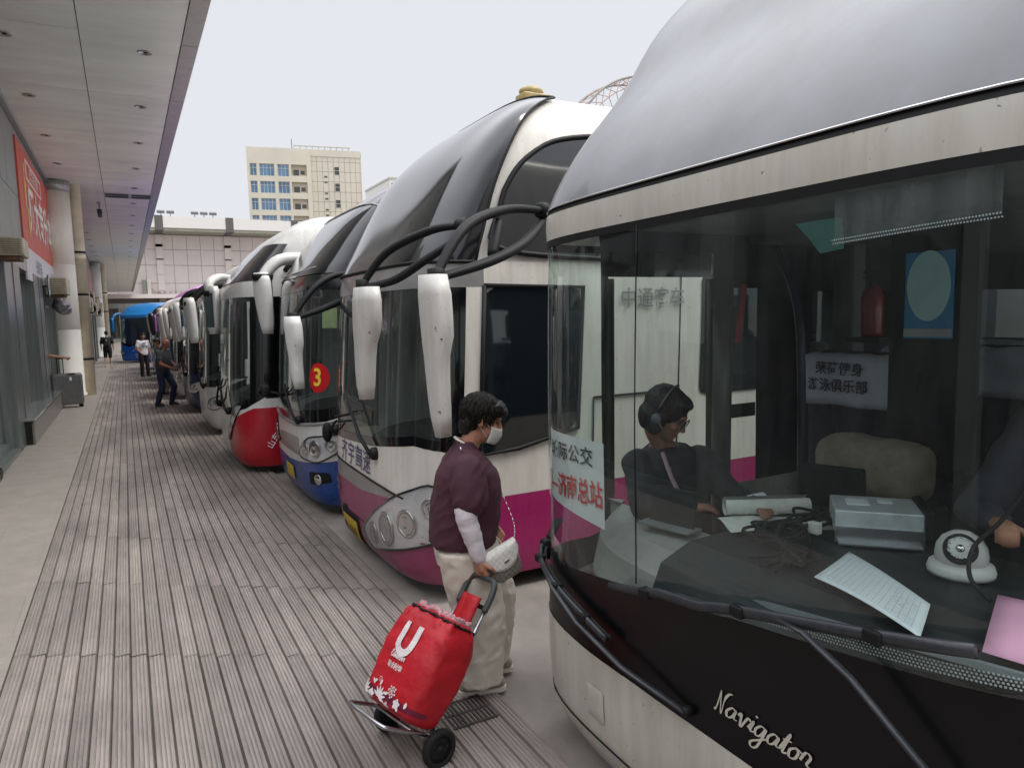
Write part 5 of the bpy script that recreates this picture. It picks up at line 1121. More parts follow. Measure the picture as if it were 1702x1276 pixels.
def head(bm, c, f, u, k=1.0):
    """Skull, jaw, nose, brow, lips and ears about centre c facing f."""
    c = Vector(c); f = Vector(f).normalized(); u = Vector(u).normalized(); s = u.cross(f).normalized(); rot = Matrix((f, s, u)).transposed()
    E_ = lambda x, y, z, a, b, d: ell(bm, c+(f*x+s*y+u*z)*k, (a*k, b*k, d*k), rot, 16)
    E_(-.008, 0, .025, .096, .076, .095); E_(.03, 0, -.045, .06, .056, .07); E_(.062, 0, -.085, .025, .03, .024); E_(.082, 0, .03, .014, .045, .012)
    cap(bm, c+(f*.086+u*.015)*k, .009*k, c+(f*.106-u*.025)*k, .013*k, 8); E_(.1, 0, -.028, .012, .019, .009); E_(.083, 0, -.055, .012, .025, .007); E_(.081, 0, -.068, .012, .022, .008)
    E_(.06, .038, -.02, .028, .022, .022); E_(.06, -.038, -.02, .028, .022, .022)
    for sg in (-1, 1): E_(-.005, sg*.077, .0, .02, .009, .032)
    return rot
def eyes(root, c, rot, k=1.0, parent=None):
    bm = B()
    for sg in (-1, 1): ell(bm, Vector(c)+rot @ Vector((.081, sg*.032, .01))*k, (.006*k, .011*k, .0045*k), rot, 10)
    obj('eyes', bm, M_ink, parent or root, True)
J0 = dict(head=(.03, 0, 1.6), neck=(.0, 0, 1.43), chest=(0, 0, 1.25), waist=(0, 0, 1.03), pelvis=(0, 0, .93), sl=(0, .19, 1.38), sr=(0, -.19, 1.38), el=(-.02, .25, 1.1), er=(-.02, -.25, 1.1),
          wl=(.06, .25, .87), wr=(.06, -.25, .87), hl=(0, .095, .9), hr=(0, -.095, .9), kl=(.03, .11, .49), kr=(.03, -.11, .49), al=(0, .11, .08), ar=(0, -.11, .08))
def figure(label, loc, rz, h=1.7, pose=None, skin=None, shirt=(60, 60, 62), trousers=(40, 44, 58), shoes=(40, 38, 38), hair=M_hair, belly=.0, shorts=False, sleeve=.6, bald=False, faced=(1, 0, -.05), vox=.011, longs=False):
    k = h/1.7; J = {a: Vector(b)*k for a, b in {**J0, **(pose or {})}.items()}
    t = thing('person', label, 'person', loc, rz); skin = skin or M_skin
    f = Vector(faced).normalized(); up_ = (Vector((0, 0, 1))-f*f.z).normalized()
    def torso(bm, g, lo=0):
        c, w, p, n = J['chest'], J['waist'], J['pelvis'], J['neck']; rr = []
        for pt, a, b in ((p-Vector((0, 0, .07*k)) if lo else p, .115, .165), (p*.5+w*.5, .12+belly*.6, .165), (w, .12+belly, .16), (w*.4+c*.6, .125+belly*.7, .17), (c, .125+belly*.3, .178), (c*.45+n*.55, .11, .175), (n*.9+c*.1, .075, .12), (n, .055, .062)):
            rr.append([pt+Vector(((a+g)*k*math.cos(q*math.pi/12)+(.35*belly*k if a > .13 else 0), (b+g)*k*math.sin(q*math.pi/12), 0)) for q in range(24)])
        rings(bm, rr)
    bm = B(); rot = head(bm, J['head'], f, up_, k); cap(bm, J['neck']-Vector((0, 0, .05*k)), .055*k, J['head']-f*.015*k-Vector((0, 0, .07*k)), .052*k); torso(bm, -.02)
    for s, e, w, sg in (('sl', 'el', 'wl', 1), ('sr', 'er', 'wr', -1)):
        cap(bm, J[s], .05*k, J[e], .042*k); cap(bm, J[e], .043*k, J[w], .028*k); d = (J[w]-J[e]).normalized(); inn = Vector((0, -sg, 0)); inn = (inn-d*inn.dot(d)).normalized(); hand(bm, J[w], d, inn, 1 if sg*d.cross(inn).x > 0 else -1, k, .45)
    for a, b, c in (('hl', 'kl', 'al'), ('hr', 'kr', 'ar')):
        cap(bm, J[a], .082*k, J[b], .056*k); m = J[b]*.7+J[c]*.3-Vector((.012*k, 0, 0)); cap(bm, J[b], .054*k, m, .056*k); cap(bm, m, .056*k, J[c], .036*k); cap(bm, J[c]-Vector((.03*k, 0, .04*k)), .034*k, J[c]+Vector((.13*k, 0, -.055*k)), .024*k)
    me = fuse(bm, vox, 3); body = obj('body', me, skin, t, True)
    nm = 'cloth_%d_%d_%d' % shirt; ms = mat(nm, shirt, .85, var=.12, scale=9, bump=.25, bscale=60)
    bm = B(); torso(bm, .014, 1)
    for s, e, w in (('sl', 'el', 'wl'), ('sr', 'er', 'wr')):
        cap(bm, J[s], .07*k, J[s].lerp(J[e], sleeve), .066*k)
        if longs: cap(bm, J[s], .068*k, J[e], .058*k); cap(bm, J[e], .058*k, J[w].lerp(J[e], .05), .045*k)
    me = fuse(bm, .014, 3); wrinkle(me, .009*k, 9, 9, 5, h*7); obj('shirt', me, ms, t, True)
    mt = mat('cloth_%d_%d_%d' % trousers, trousers, .85, var=.15, scale=8, bump=.25, bscale=60); bm = B(); p = J['pelvis']
    rings(bm, [[p+Vector((.12*k*math.cos(q*math.pi/10), .16*k*math.sin(q*math.pi/10), z*k)) for q in range(20)] for z in (-.12, .08)])
    for a, b, c in (('hl', 'kl', 'al'), ('hr', 'kr', 'ar')):
        cap(bm, J[a], .1*k, J[b], .082*k)
        if not shorts: cap(bm, J[b], .08*k, J[c]+Vector((0, 0, .015*k)), .066*k)
    me = fuse(bm, .014, 3); wrinkle(me, .011*k, 9, 9, 6, h*3); obj('shorts' if shorts else 'trousers', me, mt, t, True)
    msh = mat('shoe_%d' % shoes[0], shoes, .6, var=.15)
    for a in ('al', 'ar'):
        bm = B(); c = J[a]; cap(bm, c+Vector((-.045*k, 0, -.04*k)), .04*k, c+Vector((.15*k, 0, -.048*k)), .034*k, 12, (1, 1)); ell(bm, c+Vector((.05*k, 0, -.02*k)), (.09*k, .042*k, .04*k)); me = fuse(bm, .01, 2)
        for v in me.vertices:
            if v.co.z < c.z-.075*k: v.co.z = c.z-.075*k
        obj('shoe', me, msh, t, True)
    if not bald:
        bm = B(); c = J['head']; E_ = lambda x, y, z, a, b, d: ell(bm, c+rot @ Vector((x, y, z))*k, (a*k, b*k, d*k), rot, 18); E_(-.02, 0, .045, .098, .084, .088); E_(-.055, 0, .0, .058, .078, .07); E_(.045, 0, .092, .05, .06, .03); me = fuse(bm, .012, 1); wrinkle(me, .008, 30, 30, 30, 2); obj('hair', me, hair, body, True)
    else:
        bm = B(); c = J['head']; ell(bm, c+rot @ Vector((-.06, 0, -.005))*k, (.046*k, .078*k, .035*k), rot, 14); obj('hair', bm, mat('cropped_hair', (84, 66, 58), .8, var=.3), body, True)
    eyes(t, J['head'], rot, k, body)
    return t, J, k
def prints(t, J, k, m):
    bm = B(); c = J['chest']
    for i, (y, z, w, h) in enumerate(((-.05, .02, .1, .16), (.06, -.05, .07, .1), (.02, .1, .05, .05))): box(bm, c+Vector((.15*k, y, z)), (.012, w, h), bevel=.004)
    obj('shirt_print', bm, m, t)
def people():
    t, J, k = figure('heavy bald man in grey shirt and jeans holding white papers beside the coaches', (.74, 19.3, 0), R(-34), 1.64,
        dict(head=(.14, 0, 1.58), neck=(.06, 0, 1.42), chest=(.03, 0, 1.24), sl=(.05, .2, 1.37), sr=(.05, -.2, 1.37), el=(.1, .25, 1.08), er=(.12, -.25, 1.08), wl=(.36, .12, .98), wr=(.36, -.13, .96), kl=(.22, .11, .5), al=(.12, .12, .09), kr=(.02, -.1, .49), ar=(-.12, -.11, .08)), M_skin_red, (72, 74, 78), (44, 56, 84), (70, 66, 62), belly=.06, bald=True, faced=(1, .05, -.25))
    bm = B(); 
    for i in range(4): box(bm, Vector((.4+.015*i, .0, .95+.02*i)), (.2, .26, .004), rot=Matrix.Rotation(R(-35+9*i), 3, 'Y') @ Matrix.Rotation(R(6*i), 3, 'Z'))
    pp = tag(obj('papers', bm, M_paper), 'white papers held by the bald man in the grey shirt', 'papers'); pp.matrix_world = Matrix.Translation((.74, 19.3, .02)) @ Matrix.Rotation(R(-34), 4, 'Z')
    t, J, k = figure('stooping man in khaki trousers half hidden behind the bald man', (.93, 22.6, 0), R(175), 1.66, dict(head=(.16, 0, 1.52), neck=(.08, 0, 1.4)), M_skin, (86, 84, 82), (150, 144, 130), (44, 40, 40), faced=(1, 0, -.4), vox=.014)
    t, J, k = figure('young man in printed white shirt and black trousers standing on the deck', (.565, 30.8, 0), R(-60), 1.66, dict(head=(.05, 0, 1.59), wr=(.16, -.2, .95), er=(-.0, -.26, 1.12), kl=(.05, .1, .49), al=(.05, .12, .08)), M_skin, (226, 226, 228), (36, 28, 34), (50, 46, 46), sleeve=.75, faced=(.9, -.4, -.1), vox=.014)
    prints(t, J, k, mat('print_grey', (150, 158, 176), .8, var=.5, scale=20))
    t, J, k = figure('man in black shirt and shorts walking away with a backpack', (-.81, 39.6, 0), R(88), 1.72, dict(kl=(.05, .1, .49), al=(-.05, .11, .08), kr=(.0, -.1, .49), ar=(.06, -.11, .08), wl=(-.05, .24, .9)), mat('pale_skin', (200, 160, 136), .6), (34, 35, 37), (28, 28, 32), (196, 150, 130), shorts=True, sleeve=.8, vox=.016)
    b = thing('backpack', 'black backpack with a pale badge on the back of the man walking away', 'backpack', (-.81, 39.6, 0), R(88)); bm = B(); box(bm, (-.21, 0, 1.22), (.17, .3, .42), bevel=.06); obj('bag', bm, mat('pack_black', (40, 40, 43), .7, var=.3), b, True)
    bm = B(); box(bm, (-.31, 0, 1.12), (.06, .24, .2), bevel=.03); obj('pocket', bm, MATS['pack_black'], b, True); bm = B(); box(bm, (-.3, 0, 1.3), (.012, .06, .06), bevel=.004); obj('badge', bm, M_white, b)
    for sg in (-1, 1): bm = B(); tube(bm, spline([(-.13, sg*.11, 1.4), (0, sg*.12, 1.44), (.14, sg*.12, 1.34), (.12, sg*.14, 1.12), (-.12, sg*.12, 1.05)]), .02, 8); obj('strap', bm, MATS['pack_black'], b, True)
    # man handling the suitcase from the doorway: only his arm shows
    t, J, k = figure('person behind the steel post reaching a bare arm to the suitcase', (-2.06, 20.55, 0), R(12), 1.66, dict(wr=(.74, -.12, 1.27), er=(.42, -.2, 1.33), sr=(.08, -.18, 1.38)), M_skin, (96, 96, 100), (50, 50, 56), vox=.013)
    s = thing('suitcase', 'grey ribbed suitcase with raised handle standing by the cream column', 'suitcase', (-1.36, 20.65, 0), R(8))
    m = mat('case_grey', (112, 112, 112), .35, .3, .2, .1); bm = B(); P = chamfer([(-.34, -.15), (.34, -.15), (.34, .15), (-.34, .15)], .1); n = len(P)
    rr = []
    for z, q in ((.08, .9), (.1, .98), (.14, 1), (.78, 1), (.83, .97), (.85, .9)): rr.append([Vector((x*q, y*q, z)) for x, y in P])
    rings(bm, rr); obj('shell', bm, m, s, True)
    bm = B()
    for i in range(11):
        x = -.28+.056*i
        for sg in (-1, 1): box(bm, (x, sg*.152, .46), (.018, .012, .68), bevel=.004)
    obj('rib', bm, m, s)['kind'] = 'stuff'
    bm = B(); boxl(bm, (-.36, -.12, .12), (-.335, .12, .82), bevel=.01); obj('side_panel', bm, M_black, s)
    bm = B()
    for x in (-.16, -.04): tube(bm, [(x, .05, .84), (x, .05, 1.22)], .01, 8)
    tube(bm, [(-.18, .05, 1.22), (-.02, .05, 1.22)], .017, 8); obj('handle', bm, M_black, s, True)
    bm = B(); box(bm, (.08, -.16, .72), (.05, .012, .09), bevel=.004); obj('tag_label', bm, M_paper, s); bm = B(); box(bm, (.1, -.155, .84), (.16, .03, .03), bevel=.01); obj('carry_handle', bm, M_black, s)
    for x in (-.28, .28):
        for y in (-.1, .1): bm = B(); lathe(bm, [(0, -.02), (.04, -.02), (.045, 0), (.04, .02), (0, .02)], (x, y, .045), (0, 1, 0), 16); box(bm, (x, y, .09), (.06, .05, .05)); obj('wheel', bm, M_rubber, s, True)
    # walker at the left edge: ankle, pale shoe and black bag show
    t, J, k = figure('person at the left edge with bare ankle and pale shoe', (-1.56, 9.55, 0), R(80), 1.7, dict(ar=(-.02, -.13, .08), kr=(.05, -.1, .49), er=(0, -.18, 1.14), wr=(.16, -.02, 1.05)), mat('pale_skin', (200, 160, 136)), (40, 40, 44), (30, 30, 33), (208, 186, 170), shorts=True)
    b = thing('carrier_bag', 'crumpled black bag hanging low at the left edge of the walkway', 'bag', (-1.37, 9.5, 0)); bm = B(); ell(bm, (0, 0, .4), (.08, .12, .1)); ell(bm, (-.03, .02, .52), (.07, .1, .1)); cap(bm, (-.05, 0, .6), .04, (-.03, 0, .85), .012); me = fuse(bm, .012, 1); wrinkle(me, .02, 14, 14, 14, 4); obj('bag', me, M_gloss, b, True)
people()

# ---- attendant and driver in the near coach
def coach_staff():
    M_dc = mat('dark_uniform', (38, 36, 42), .85, var=.25, scale=12, bump=.3, bscale=50)
    t = thing('person', 'woman with headset and glasses leaning on the tray in the coach door', 'person', (0, 0, 0))
    H = Vector((2.15, 2.5, 1.53)); f = Vector((-.1, -.75, -.55)).normalized(); f = Vector((.45, -.7, -.45)).normalized(); u = (Vector((0, 0, 1))-f*f.z).normalized()
    bm = B(); rot = head(bm, H, f, u, .98); cap(bm, H-u*.09-f*.01, .05, (2.2, 2.56, 1.35), .055)
    SL, SR = Vector((2.05, 2.58, 1.3)), Vector((2.36, 2.5, 1.29)); EL, ER = Vector((1.99, 2.46, 1.13)), Vector((2.42, 2.33, 1.13)); WL, WR = Vector((2.14, 2.33, 1.135)), Vector((2.36, 2.17, 1.15))
    for s, e, w in ((SL, EL, WL), (SR, ER, WR)): cap(bm, s, .05, e, .04); cap(bm, e, .042, w, .027)
    hand(bm, WL, (EL-WL)*-1, (0, 0, -1), 1, .95, .35); hand(bm, WR, (WR-ER), (0, 0, -1), -1, .95, .35)
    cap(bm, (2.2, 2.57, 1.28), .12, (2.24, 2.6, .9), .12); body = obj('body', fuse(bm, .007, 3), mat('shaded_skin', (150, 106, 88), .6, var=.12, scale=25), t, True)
    bm = B(); rr = []
    for z, a, b, dx in ((.78, .19, .13, .02), (1.0, .2, .14, .02), (1.15, .19, .13, .01), (1.26, .19, .115, 0), (1.33, .15, .115, 0), (1.375, .095, .09, 0)): rr.append([Vector((2.21+dx, 2.56, z))+Vector((.95, -.3, 0))*a*math.cos(q*.2618)+Vector((.3, .95, 0))*b*math.sin(q*.2618) for q in range(24)])
    rings(bm, rr)
    for s, e, w in ((SL, EL, WL), (SR, ER, WR)): cap(bm, s, .075, e, .062); cap(bm, e, .06, w.lerp(e, .12), .046)
    me = fuse(bm, .011, 3); wrinkle(me, .012, 10, 10, 8, 3); obj('jacket', me, M_dc, t, True)
    bm = B(); E_ = lambda x, y, z, a, b, d: ell(bm, H+rot @ Vector((x, y, z)), (a, b, d), rot, 20); E_(-.02, 0, .042, .106, .094, .094); E_(-.045, 0, -.02, .075, .092, .09); E_(.04, 0, .085, .055, .07, .035); E_(-.0, .08, -.03, .04, .014, .07); E_(-.0, -.08, -.03, .04, .014, .07)
    me = fuse(bm, .009, 2); wrinkle(me, .006, 40, 40, 12, 5); obj('hair', me, M_hair, body, True)
    bm = B(); tube(bm, [H+rot @ Vector((-.02, .1*math.cos(a), .035+.106*math.sin(a))) for a in [k*math.pi/14 for k in range(15)]], .006, 8, (1.6, .7)); lathe(bm, [(0, 0), (.022, 0), (.022, .014), (0, .014)], H+rot @ Vector((-.01, -.098, -.01)), rot @ Vector((0, -1, 0)), 16); tube(bm, [H+rot @ Vector((0, -.11, -.01)), H+rot @ Vector((.07, -.09, -.07))], .004, 6); obj('headset', bm, mat('headset_grey', (92, 96, 106), .5), body, True)
    bm = B()
    for sg in (-1, 1): tube(bm, [H+rot @ Vector((.098, sg*.034+.026*math.cos(a), .004+.021*math.sin(a))) for a in [k*math.pi/9 for k in range(19)]], .0022, 6); tube(bm, [H+rot @ Vector((.098, sg*.06, .008)), H+rot @ Vector((.0, sg*.08, .01))], .002, 6)
    tube(bm, [H+rot @ Vector((.1, -.01, .008)), H+rot @ Vector((.1, .01, .008))], .0022, 6); obj('glasses', bm, M_ink, body, True)
    eyes(t, H, rot, .98, body)
    bm = B(); tube(bm, spline([(2.12, 2.49, 1.36), (2.13, 2.44, 1.25), (2.17, 2.42, 1.16)]), .009, 8, (1.5, .4)); obj('lanyard', bm, mat('pale_lanyard', (176, 150, 160), .7), t)
    bm = B(); box(bm, (2.39, 2.13, 1.16), (.1, .14, .004), rot=Matrix.Rotation(R(25), 3, 'X')); tag(obj('slip', bm, M_paper), 'white paper slip in the hand of the woman in the coach door', 'paper sheet')
    bm = B(); box(bm, (2.02, 2.52, 1.17), (.06, .09, .1), rot=Matrix.Rotation(R(20), 3, 'Z'), bevel=.008); o = tag(obj('snack_pack', bm, mat('pack_blue', (40, 96, 160), .3, var=.2)), 'small blue packet on the pale tray before the seated woman', 'packet')
    # driver
    t = thing('person', 'driver in a dark jacket behind the wheel of the nearest coach', 'person', (-.02, .2, 0)); H = Vector((2.92, .95, 1.84)); f = Vector((-.75, .6, -.3)).normalized(); u = (Vector((0, 0, 1))-f*f.z).normalized()
    bm = B(); rot = head(bm, H, f, u); cap(bm, H-u*.1, .055, (3.0, .92, 1.62), .06); cap(bm, (3.0, .92, 1.55), .13, (3.02, .9, 1.1), .14)
    SL, SR = Vector((2.86, .76, 1.55)), Vector((2.92, 1.14, 1.55)); EL, ER = Vector((2.62, .66, 1.3)), Vector((2.66, 1.2, 1.26)); WL, WR = Vector((2.48, .78, 1.3)), Vector((2.5, 1.05, 1.28))
    for s, e, w in ((SL, EL, WL), (SR, ER, WR)): cap(bm, s, .055, e, .045); cap(bm, e, .046, w, .03); hand(bm, w, w-e, (0, 0, -1), 1, 1, .7)
    for y in (.78, 1.02): cap(bm, (2.98, y, .98), .08, (2.62, y, .98), .06); cap(bm, (2.62, y, .98), .055, (2.5, y, .74), .045)
    body = obj('body', fuse(bm, .01, 3), M_skin, t, True)
    bm = B(); rr = [[Vector((3.0, .92, z))+Vector((a*math.cos(q*.2618), b*math.sin(q*.2618), 0)) for q in range(24)] for z, a, b in ((.95, .16, .2), (1.2, .16, .21), (1.45, .15, .23), (1.58, .12, .2), (1.64, .07, .09))]; rings(bm, rr)
    for s, e, w in ((SL, EL, WL), (SR, ER, WR)): cap(bm, s, .085, e, .07); cap(bm, e, .066, w.lerp(e, .1), .05)
    me = fuse(bm, .013, 3); wrinkle(me, .012, 9, 9, 7, 8); obj('jacket', me, mat('slate_jacket', (62, 62, 70), .85, var=.15, bump=.2, bscale=50), t, True)
    bm = B(); ell(bm, H+rot @ Vector((-.022, 0, .045)), (.098, .084, .088), rot, 18); obj('hair', bm, M_hair, body, True); eyes(t, H, rot, 1, body)
    bm = B(); 
    for y in (.78, 1.02): cap(bm, (2.98, y, .99), .095, (2.62, y, .99), .075); cap(bm, (2.62, y, .99), .07, (2.5, y, .72), .06)
    obj('trousers', fuse(bm, .014, 2), M_ink, t, True)
    bm = B(); box(bm, (3.12, 1.25, 1.62), (.01, .24, .34)); tag(obj('notice', bm, M_paper), 'white notice sheet pinned behind the driver', 'paper sheet')
coach_staff()

# ---- the woman with the cart
def shopper():
    S_ = .985; root = Vector((1.525, 3.4, 0)); rz = R(-17)
    t = thing('person', 'woman in maroon top, beige trousers and face mask pulling a red cart', 'person', root, rz); V = lambda x, y, z: Vector((x, y, z))*S_
    H = V(.115, -.005, 1.475); f = Vector((.93, -.12, -.3)).normalized(); u = (Vector((0, 0, 1))-f*f.z).normalized()
    SR, ER, WR = V(.0, -.2, 1.25), V(-.025, -.265, 1.035), V(.04, -.275, .8); SL, EL, WL = V(.03, .2, 1.25), V(.05, .25, 1.03), V(.16, .2, .86)
    bm = B(); rot = head(bm, H, f, u, 1.05); cap(bm, V(.015, 0, 1.29), .058, H-u*.085-f*.02, .053)
    cap(bm, V(0, 0, 1.2), .12, V(0, 0, .9), .13)
    for s, e, w in ((SR, ER, WR), (SL, EL, WL)): cap(bm, s, .05, e, .043); cap(bm, e, .042, w, .027)
    d = (V(.055, -.275, .7)-WR).normalized(); hand(bm, WR, d, (.75, .6, .1), 1, 1.0, .62); hand(bm, WL, (WL-EL), (0, -1, 0), 1, 1.0, .4)
    for y, hx, kx, ax in ((-.1, 0, .06, .03), (.1, .02, .14, .12)): cap(bm, V(hx, y, .86), .08, V(kx, y, .47), .055); cap(bm, V(kx, y, .47), .052, V(ax, y, .08), .035)
    body = obj('body', fuse(bm, .0055, 3), M_skin, t, True)
    # top
    mt = mat('maroon_cloth', (72, 36, 50), .8, var=.12, scale=5, bump=.12, bscale=260); bm = B(); rr = []
    for z, xb, xf, hw in ((.815, -.185, .165, .205), (.85, -.19, .18, .21), (.95, -.185, .195, .21), (1.05, -.175, .205, .205), (1.13, -.16, .21, .2), (1.2, -.14, .185, .2), (1.26, -.105, .14, .19), (1.31, -.065, .1, .15), (1.345, -.045, .075, .085), (1.365, -.04, .065, .07)):
        rr.append([V((xb+xf)/2+(xf-xb)/2*math.copysign(abs(math.cos(a))**.85, math.cos(a)), hw*math.copysign(abs(math.sin(a))**.85, math.sin(a)), z) for a in [q*math.pi/16 for q in range(32)]])
    rings(bm, rr)
    for s, e in ((SR, ER), (SL, EL)):
        q = s.lerp(e, .7)+V(.02, 0, 0); cap(bm, s+V(.0, 0, -.0), .08, q, .088, 16, (.9, 1.12)); 
    me = fuse(bm, .008, 7)
    for v in me.vertices:       # loose folds: drag lines fanning from shoulder and bust
        p = v.co; k = noise.noise(Vector((p.x*7+p.z*6, p.y*6, p.z*3-p.x*4)))+.8*(.5-abs(noise.noise(Vector((p.x*15-p.z*10, p.y*9, p.z*6+p.x*5)))*2)); am = .009 if p.z < 1.28 else .005
        v.co = p+v.normal*k*am
    obj('blouse', me, mt, t, True)
    bm = B()
    tube(bm, [V(.022+.058*math.cos(a), .064*math.sin(a), 1.352-.035*math.cos(a)+.0) for a in [q*math.pi/18 for q in range(37)]], .0065, 8); obj('necklace', bm, mat('pearl', (226, 218, 208), .3, coat=.4, var=.3, scale=160), t, True)
    # white arm sleeve
    ms = mat('white_sleeve', (216, 206, 212), .7, var=.06, scale=8, bump=.15, bscale=90); bm = B(); q = SR.lerp(ER, .55); cap(bm, q, .062, ER, .055, 16); cap(bm, ER, .055, WR.lerp(ER, .55), .05, 16); cap(bm, WR.lerp(ER, .55), .05, WR.lerp(ER, .06), .038, 16)
    me = fuse(bm, .006, 3); wrinkle(me, .004, 12, 12, 30, 2); obj('arm_sleeve', me, ms, t, True)
    # trousers
    mb = mat('beige_cloth', (214, 206, 192), .65, var=.08, scale=5, bump=.15, bscale=90); bm = B(); rr = []
    for z, xb, xf, hw in ((.93, -.15, .14, .175), (.86, -.165, .16, .19), (.78, -.165, .19, .195), (.7, -.15, .2, .19)): rr.append([V((xb+xf)/2+(xf-xb)/2*math.cos(a), hw*math.sin(a), z) for a in [q*math.pi/14 for q in range(28)]])
    rings(bm, rr)
    for y, P in ((-.095, [(-.005, .8, .152), (.02, .62, .146), (.055, .45, .14), (.06, .28, .13), (.045, .1, .122), (.045, .06, .122)]), (.09, [(.04, .8, .145), (.11, .62, .14), (.15, .48, .14), (.15, .3, .128), (.12, .1, .12), (.12, .08, .12)])):
        rings(bm, [[V(x+r*math.cos(a), y+r*.82*math.sin(a), z) for a in [q*math.pi/14 for q in range(28)]] for x, z, r in P])
    me = fuse(bm, .009, 3)
    for v in me.vertices:
        p = v.co; tt = max(0, min(1, (.95-p.z)/.6)); k = noise.noise(Vector((p.x*13+p.z*4, p.y*13, p.z*1.4)))+.55*noise.noise(Vector((p.x*9-p.z*14, p.y*16, p.z*9+4))); k = k if tt < .1 else (1-2.2*abs(k))*.6; v.co = p+v.normal*k*(.006+.013*tt)
    obj('trousers', me, mb, t, True)
    bm = B(); tube(bm, [V(.155+.0, -.12, .86), V(.215, -.13, .78)], .004, 6); obj('pocket_seam', bm, mb, t)
    # shoes
    mk = mat('beige_trainer', (168, 154, 138), .7, var=.2, scale=20); mso = mat('shoe_sole', (214, 208, 198), .6)
    for y, x in ((-.1, .02), (.1, .1)):
        bm = B(); cap(bm, V(x-.05, y, .05), .042, V(x+.13, y, .045), .036, 14); ell(bm, V(x+.01, y, .075), (.075, .042, .045)); me = fuse(bm, .007, 2)
        for v in me.vertices: v.co.z = max(v.co.z, .016)
        sh = obj('shoe', me, mk, t, True); bm = B(); P = chamfer([(x-.1, y-.04), (x+.17, y-.036), (x+.17, y+.036), (x-.1, y+.04)], .3); rings(bm, [[V(a, b, 0) for a, b in P], [V(a, b, .024) for a, b in P]]); obj('sole', bm, mso, sh)
    # hair: many short curved locks over a close cap
    bm = B(); E_ = lambda x, y, z, a, b, d: ell(bm, H+rot @ Vector((x, y, z)), (a, b, d), rot, 20)
    E_(-.018, 0, .045, .104, .09, .09); E_(-.055, 0, .0, .068, .084, .085); E_(-.07, 0, -.055, .045, .062, .045); E_(.05, 0, .085, .06, .07, .042); E_(.088, 0, .075, .034, .055, .03)
    me = fuse(bm, .008, 1); wrinkle(me, .011, 26, 26, 26, 9); hr = obj('hair', me, M_hair, body, True)
    bm = B(); rr = random.Random(12)
    for i in range(1300):
        a = rr.uniform(-2.9, 2.9); e = rr.uniform(-.35, 1.5); dv = Vector((math.cos(e)*math.cos(a), math.cos(e)*math.sin(a), math.sin(e)))
        if dv.x > .55 and dv.z < .55: continue
        p = Vector((-.02, 0, .04))+Vector((dv.x*.112, dv.y*.094, dv.z*.097)); tg = Vector((rr.uniform(-.25, .55)+(.5 if dv.x > .2 else -.2), dv.y*.5+rr.uniform(-.35, .35), -.75+rr.uniform(-.25, .3))); tg = (tg-dv*tg.dot(dv)).normalized(); L = rr.uniform(.05, .085)
        P = [H+rot @ (p-dv*.004), H+rot @ (p+tg*L*.5+dv*.002), H+rot @ (p+tg*L-dv*(.4*L+rr.uniform(-.012, .006)))]; tube(bm, spline(P, 3), [.002, .0027, .0026, .0024, .002, .0015, .0006], 4)
    obj('locks', bm, mat('brown_black_hair', (33, 23, 21), .6, var=.5, scale=50, spec=.3), hr, True)['kind'] = 'stuff'
    # mask
    mm = mat('mask_white', (206, 202, 196), .8, var=.08, scale=20, bump=.2, bscale=160); bm = B(); G = []
    for i in range(13):
        a = -1.25+2.5*i/12; row = []
        for j in range(9):
            z = -.012-.088*j/8; bul = 1+.16*math.sin(math.pi*j/8); r = .082 if j else .079
            row.append(bm.verts.new(H+rot @ Vector((.026+.086*bul*math.cos(a)*(1-.12*(j/8)**2)*(1 if abs(a) < 1 else .98), .071*math.sin(a)*(1-.1*(j/8)), z-.006*math.cos(a)))))
        G.append(row)
    for i in range(12):
        for j in range(8): bm.faces.new((G[i][j], G[i+1][j], G[i+1][j+1], G[i][j+1]))
    o = obj('face_mask', bm, mm, body, True); o.modifiers.new('s', 'SOLIDIFY').thickness = .003
    bm = B()
    for sg in (-1, 1): tube(bm, spline([H+rot @ Vector((.045, sg*.07, -.02)), H+rot @ Vector((.01, sg*.083, .01)), H+rot @ Vector((-.012, sg*.083, .015)), H+rot @ Vector((-.012, sg*.08, -.02)), H+rot @ Vector((.045, sg*.066, -.07))]), .002, 6)
    obj('mask_loop', bm, mm, o); eyes(t, H, rot, 1, body)
    # crossbody handbag
    b = thing('handbag', 'small handbag with white quilted flap and grey body at the hip of the woman', 'handbag', root, rz)
    ck = mat('bag_grey', (150, 144, 136), .6, var=.1, scale=10); nt = ck.node_tree; 
    def chk(m, c1, c2, sc_):
        nt = m.node_tree; c = nt.nodes.new('ShaderNodeTexChecker'); tc = nt.nodes.new('ShaderNodeTexCoord'); c.inputs['Scale'].default_value = sc_; c.inputs[1].default_value = lin(*c1); c.inputs[2].default_value = lin(*c2); nt.links.new(tc.outputs['Object'], c.inputs[0]); nt.links.new(c.outputs[0], nt.nodes['Principled BSDF'].inputs['Base Color'])
    chk(ck, (150, 144, 136), (122, 116, 110), 60); mf = mat('bag_white', (226, 222, 214), .5, var=.05); chk(mf, (230, 227, 220), (214, 210, 202), 60)
    rotb = Matrix.Rotation(R(-24), 3, 'Y') @ Matrix.Rotation(R(8), 3, 'Z'); c = V(.165, -.24, .77); T = lambda x, y, z: c+rotb @ Vector((x, y, z))
    bm = B(); rr = []
    for z, q, dq in ((.07, .98, .8), (.02, 1.0, 1.0), (-.05, .9, 1.0), (-.09, .76, .75), (-.1, .6, .3)): rr.append([T(.095*q*math.copysign(abs(math.cos(a))**.6, math.cos(a)), .028*dq*math.sin(a), z) for a in [k*math.pi/12 for k in range(24)]])
    rings(bm, rr); obj('body', bm, ck, b, True)
    bm = B(); G = []
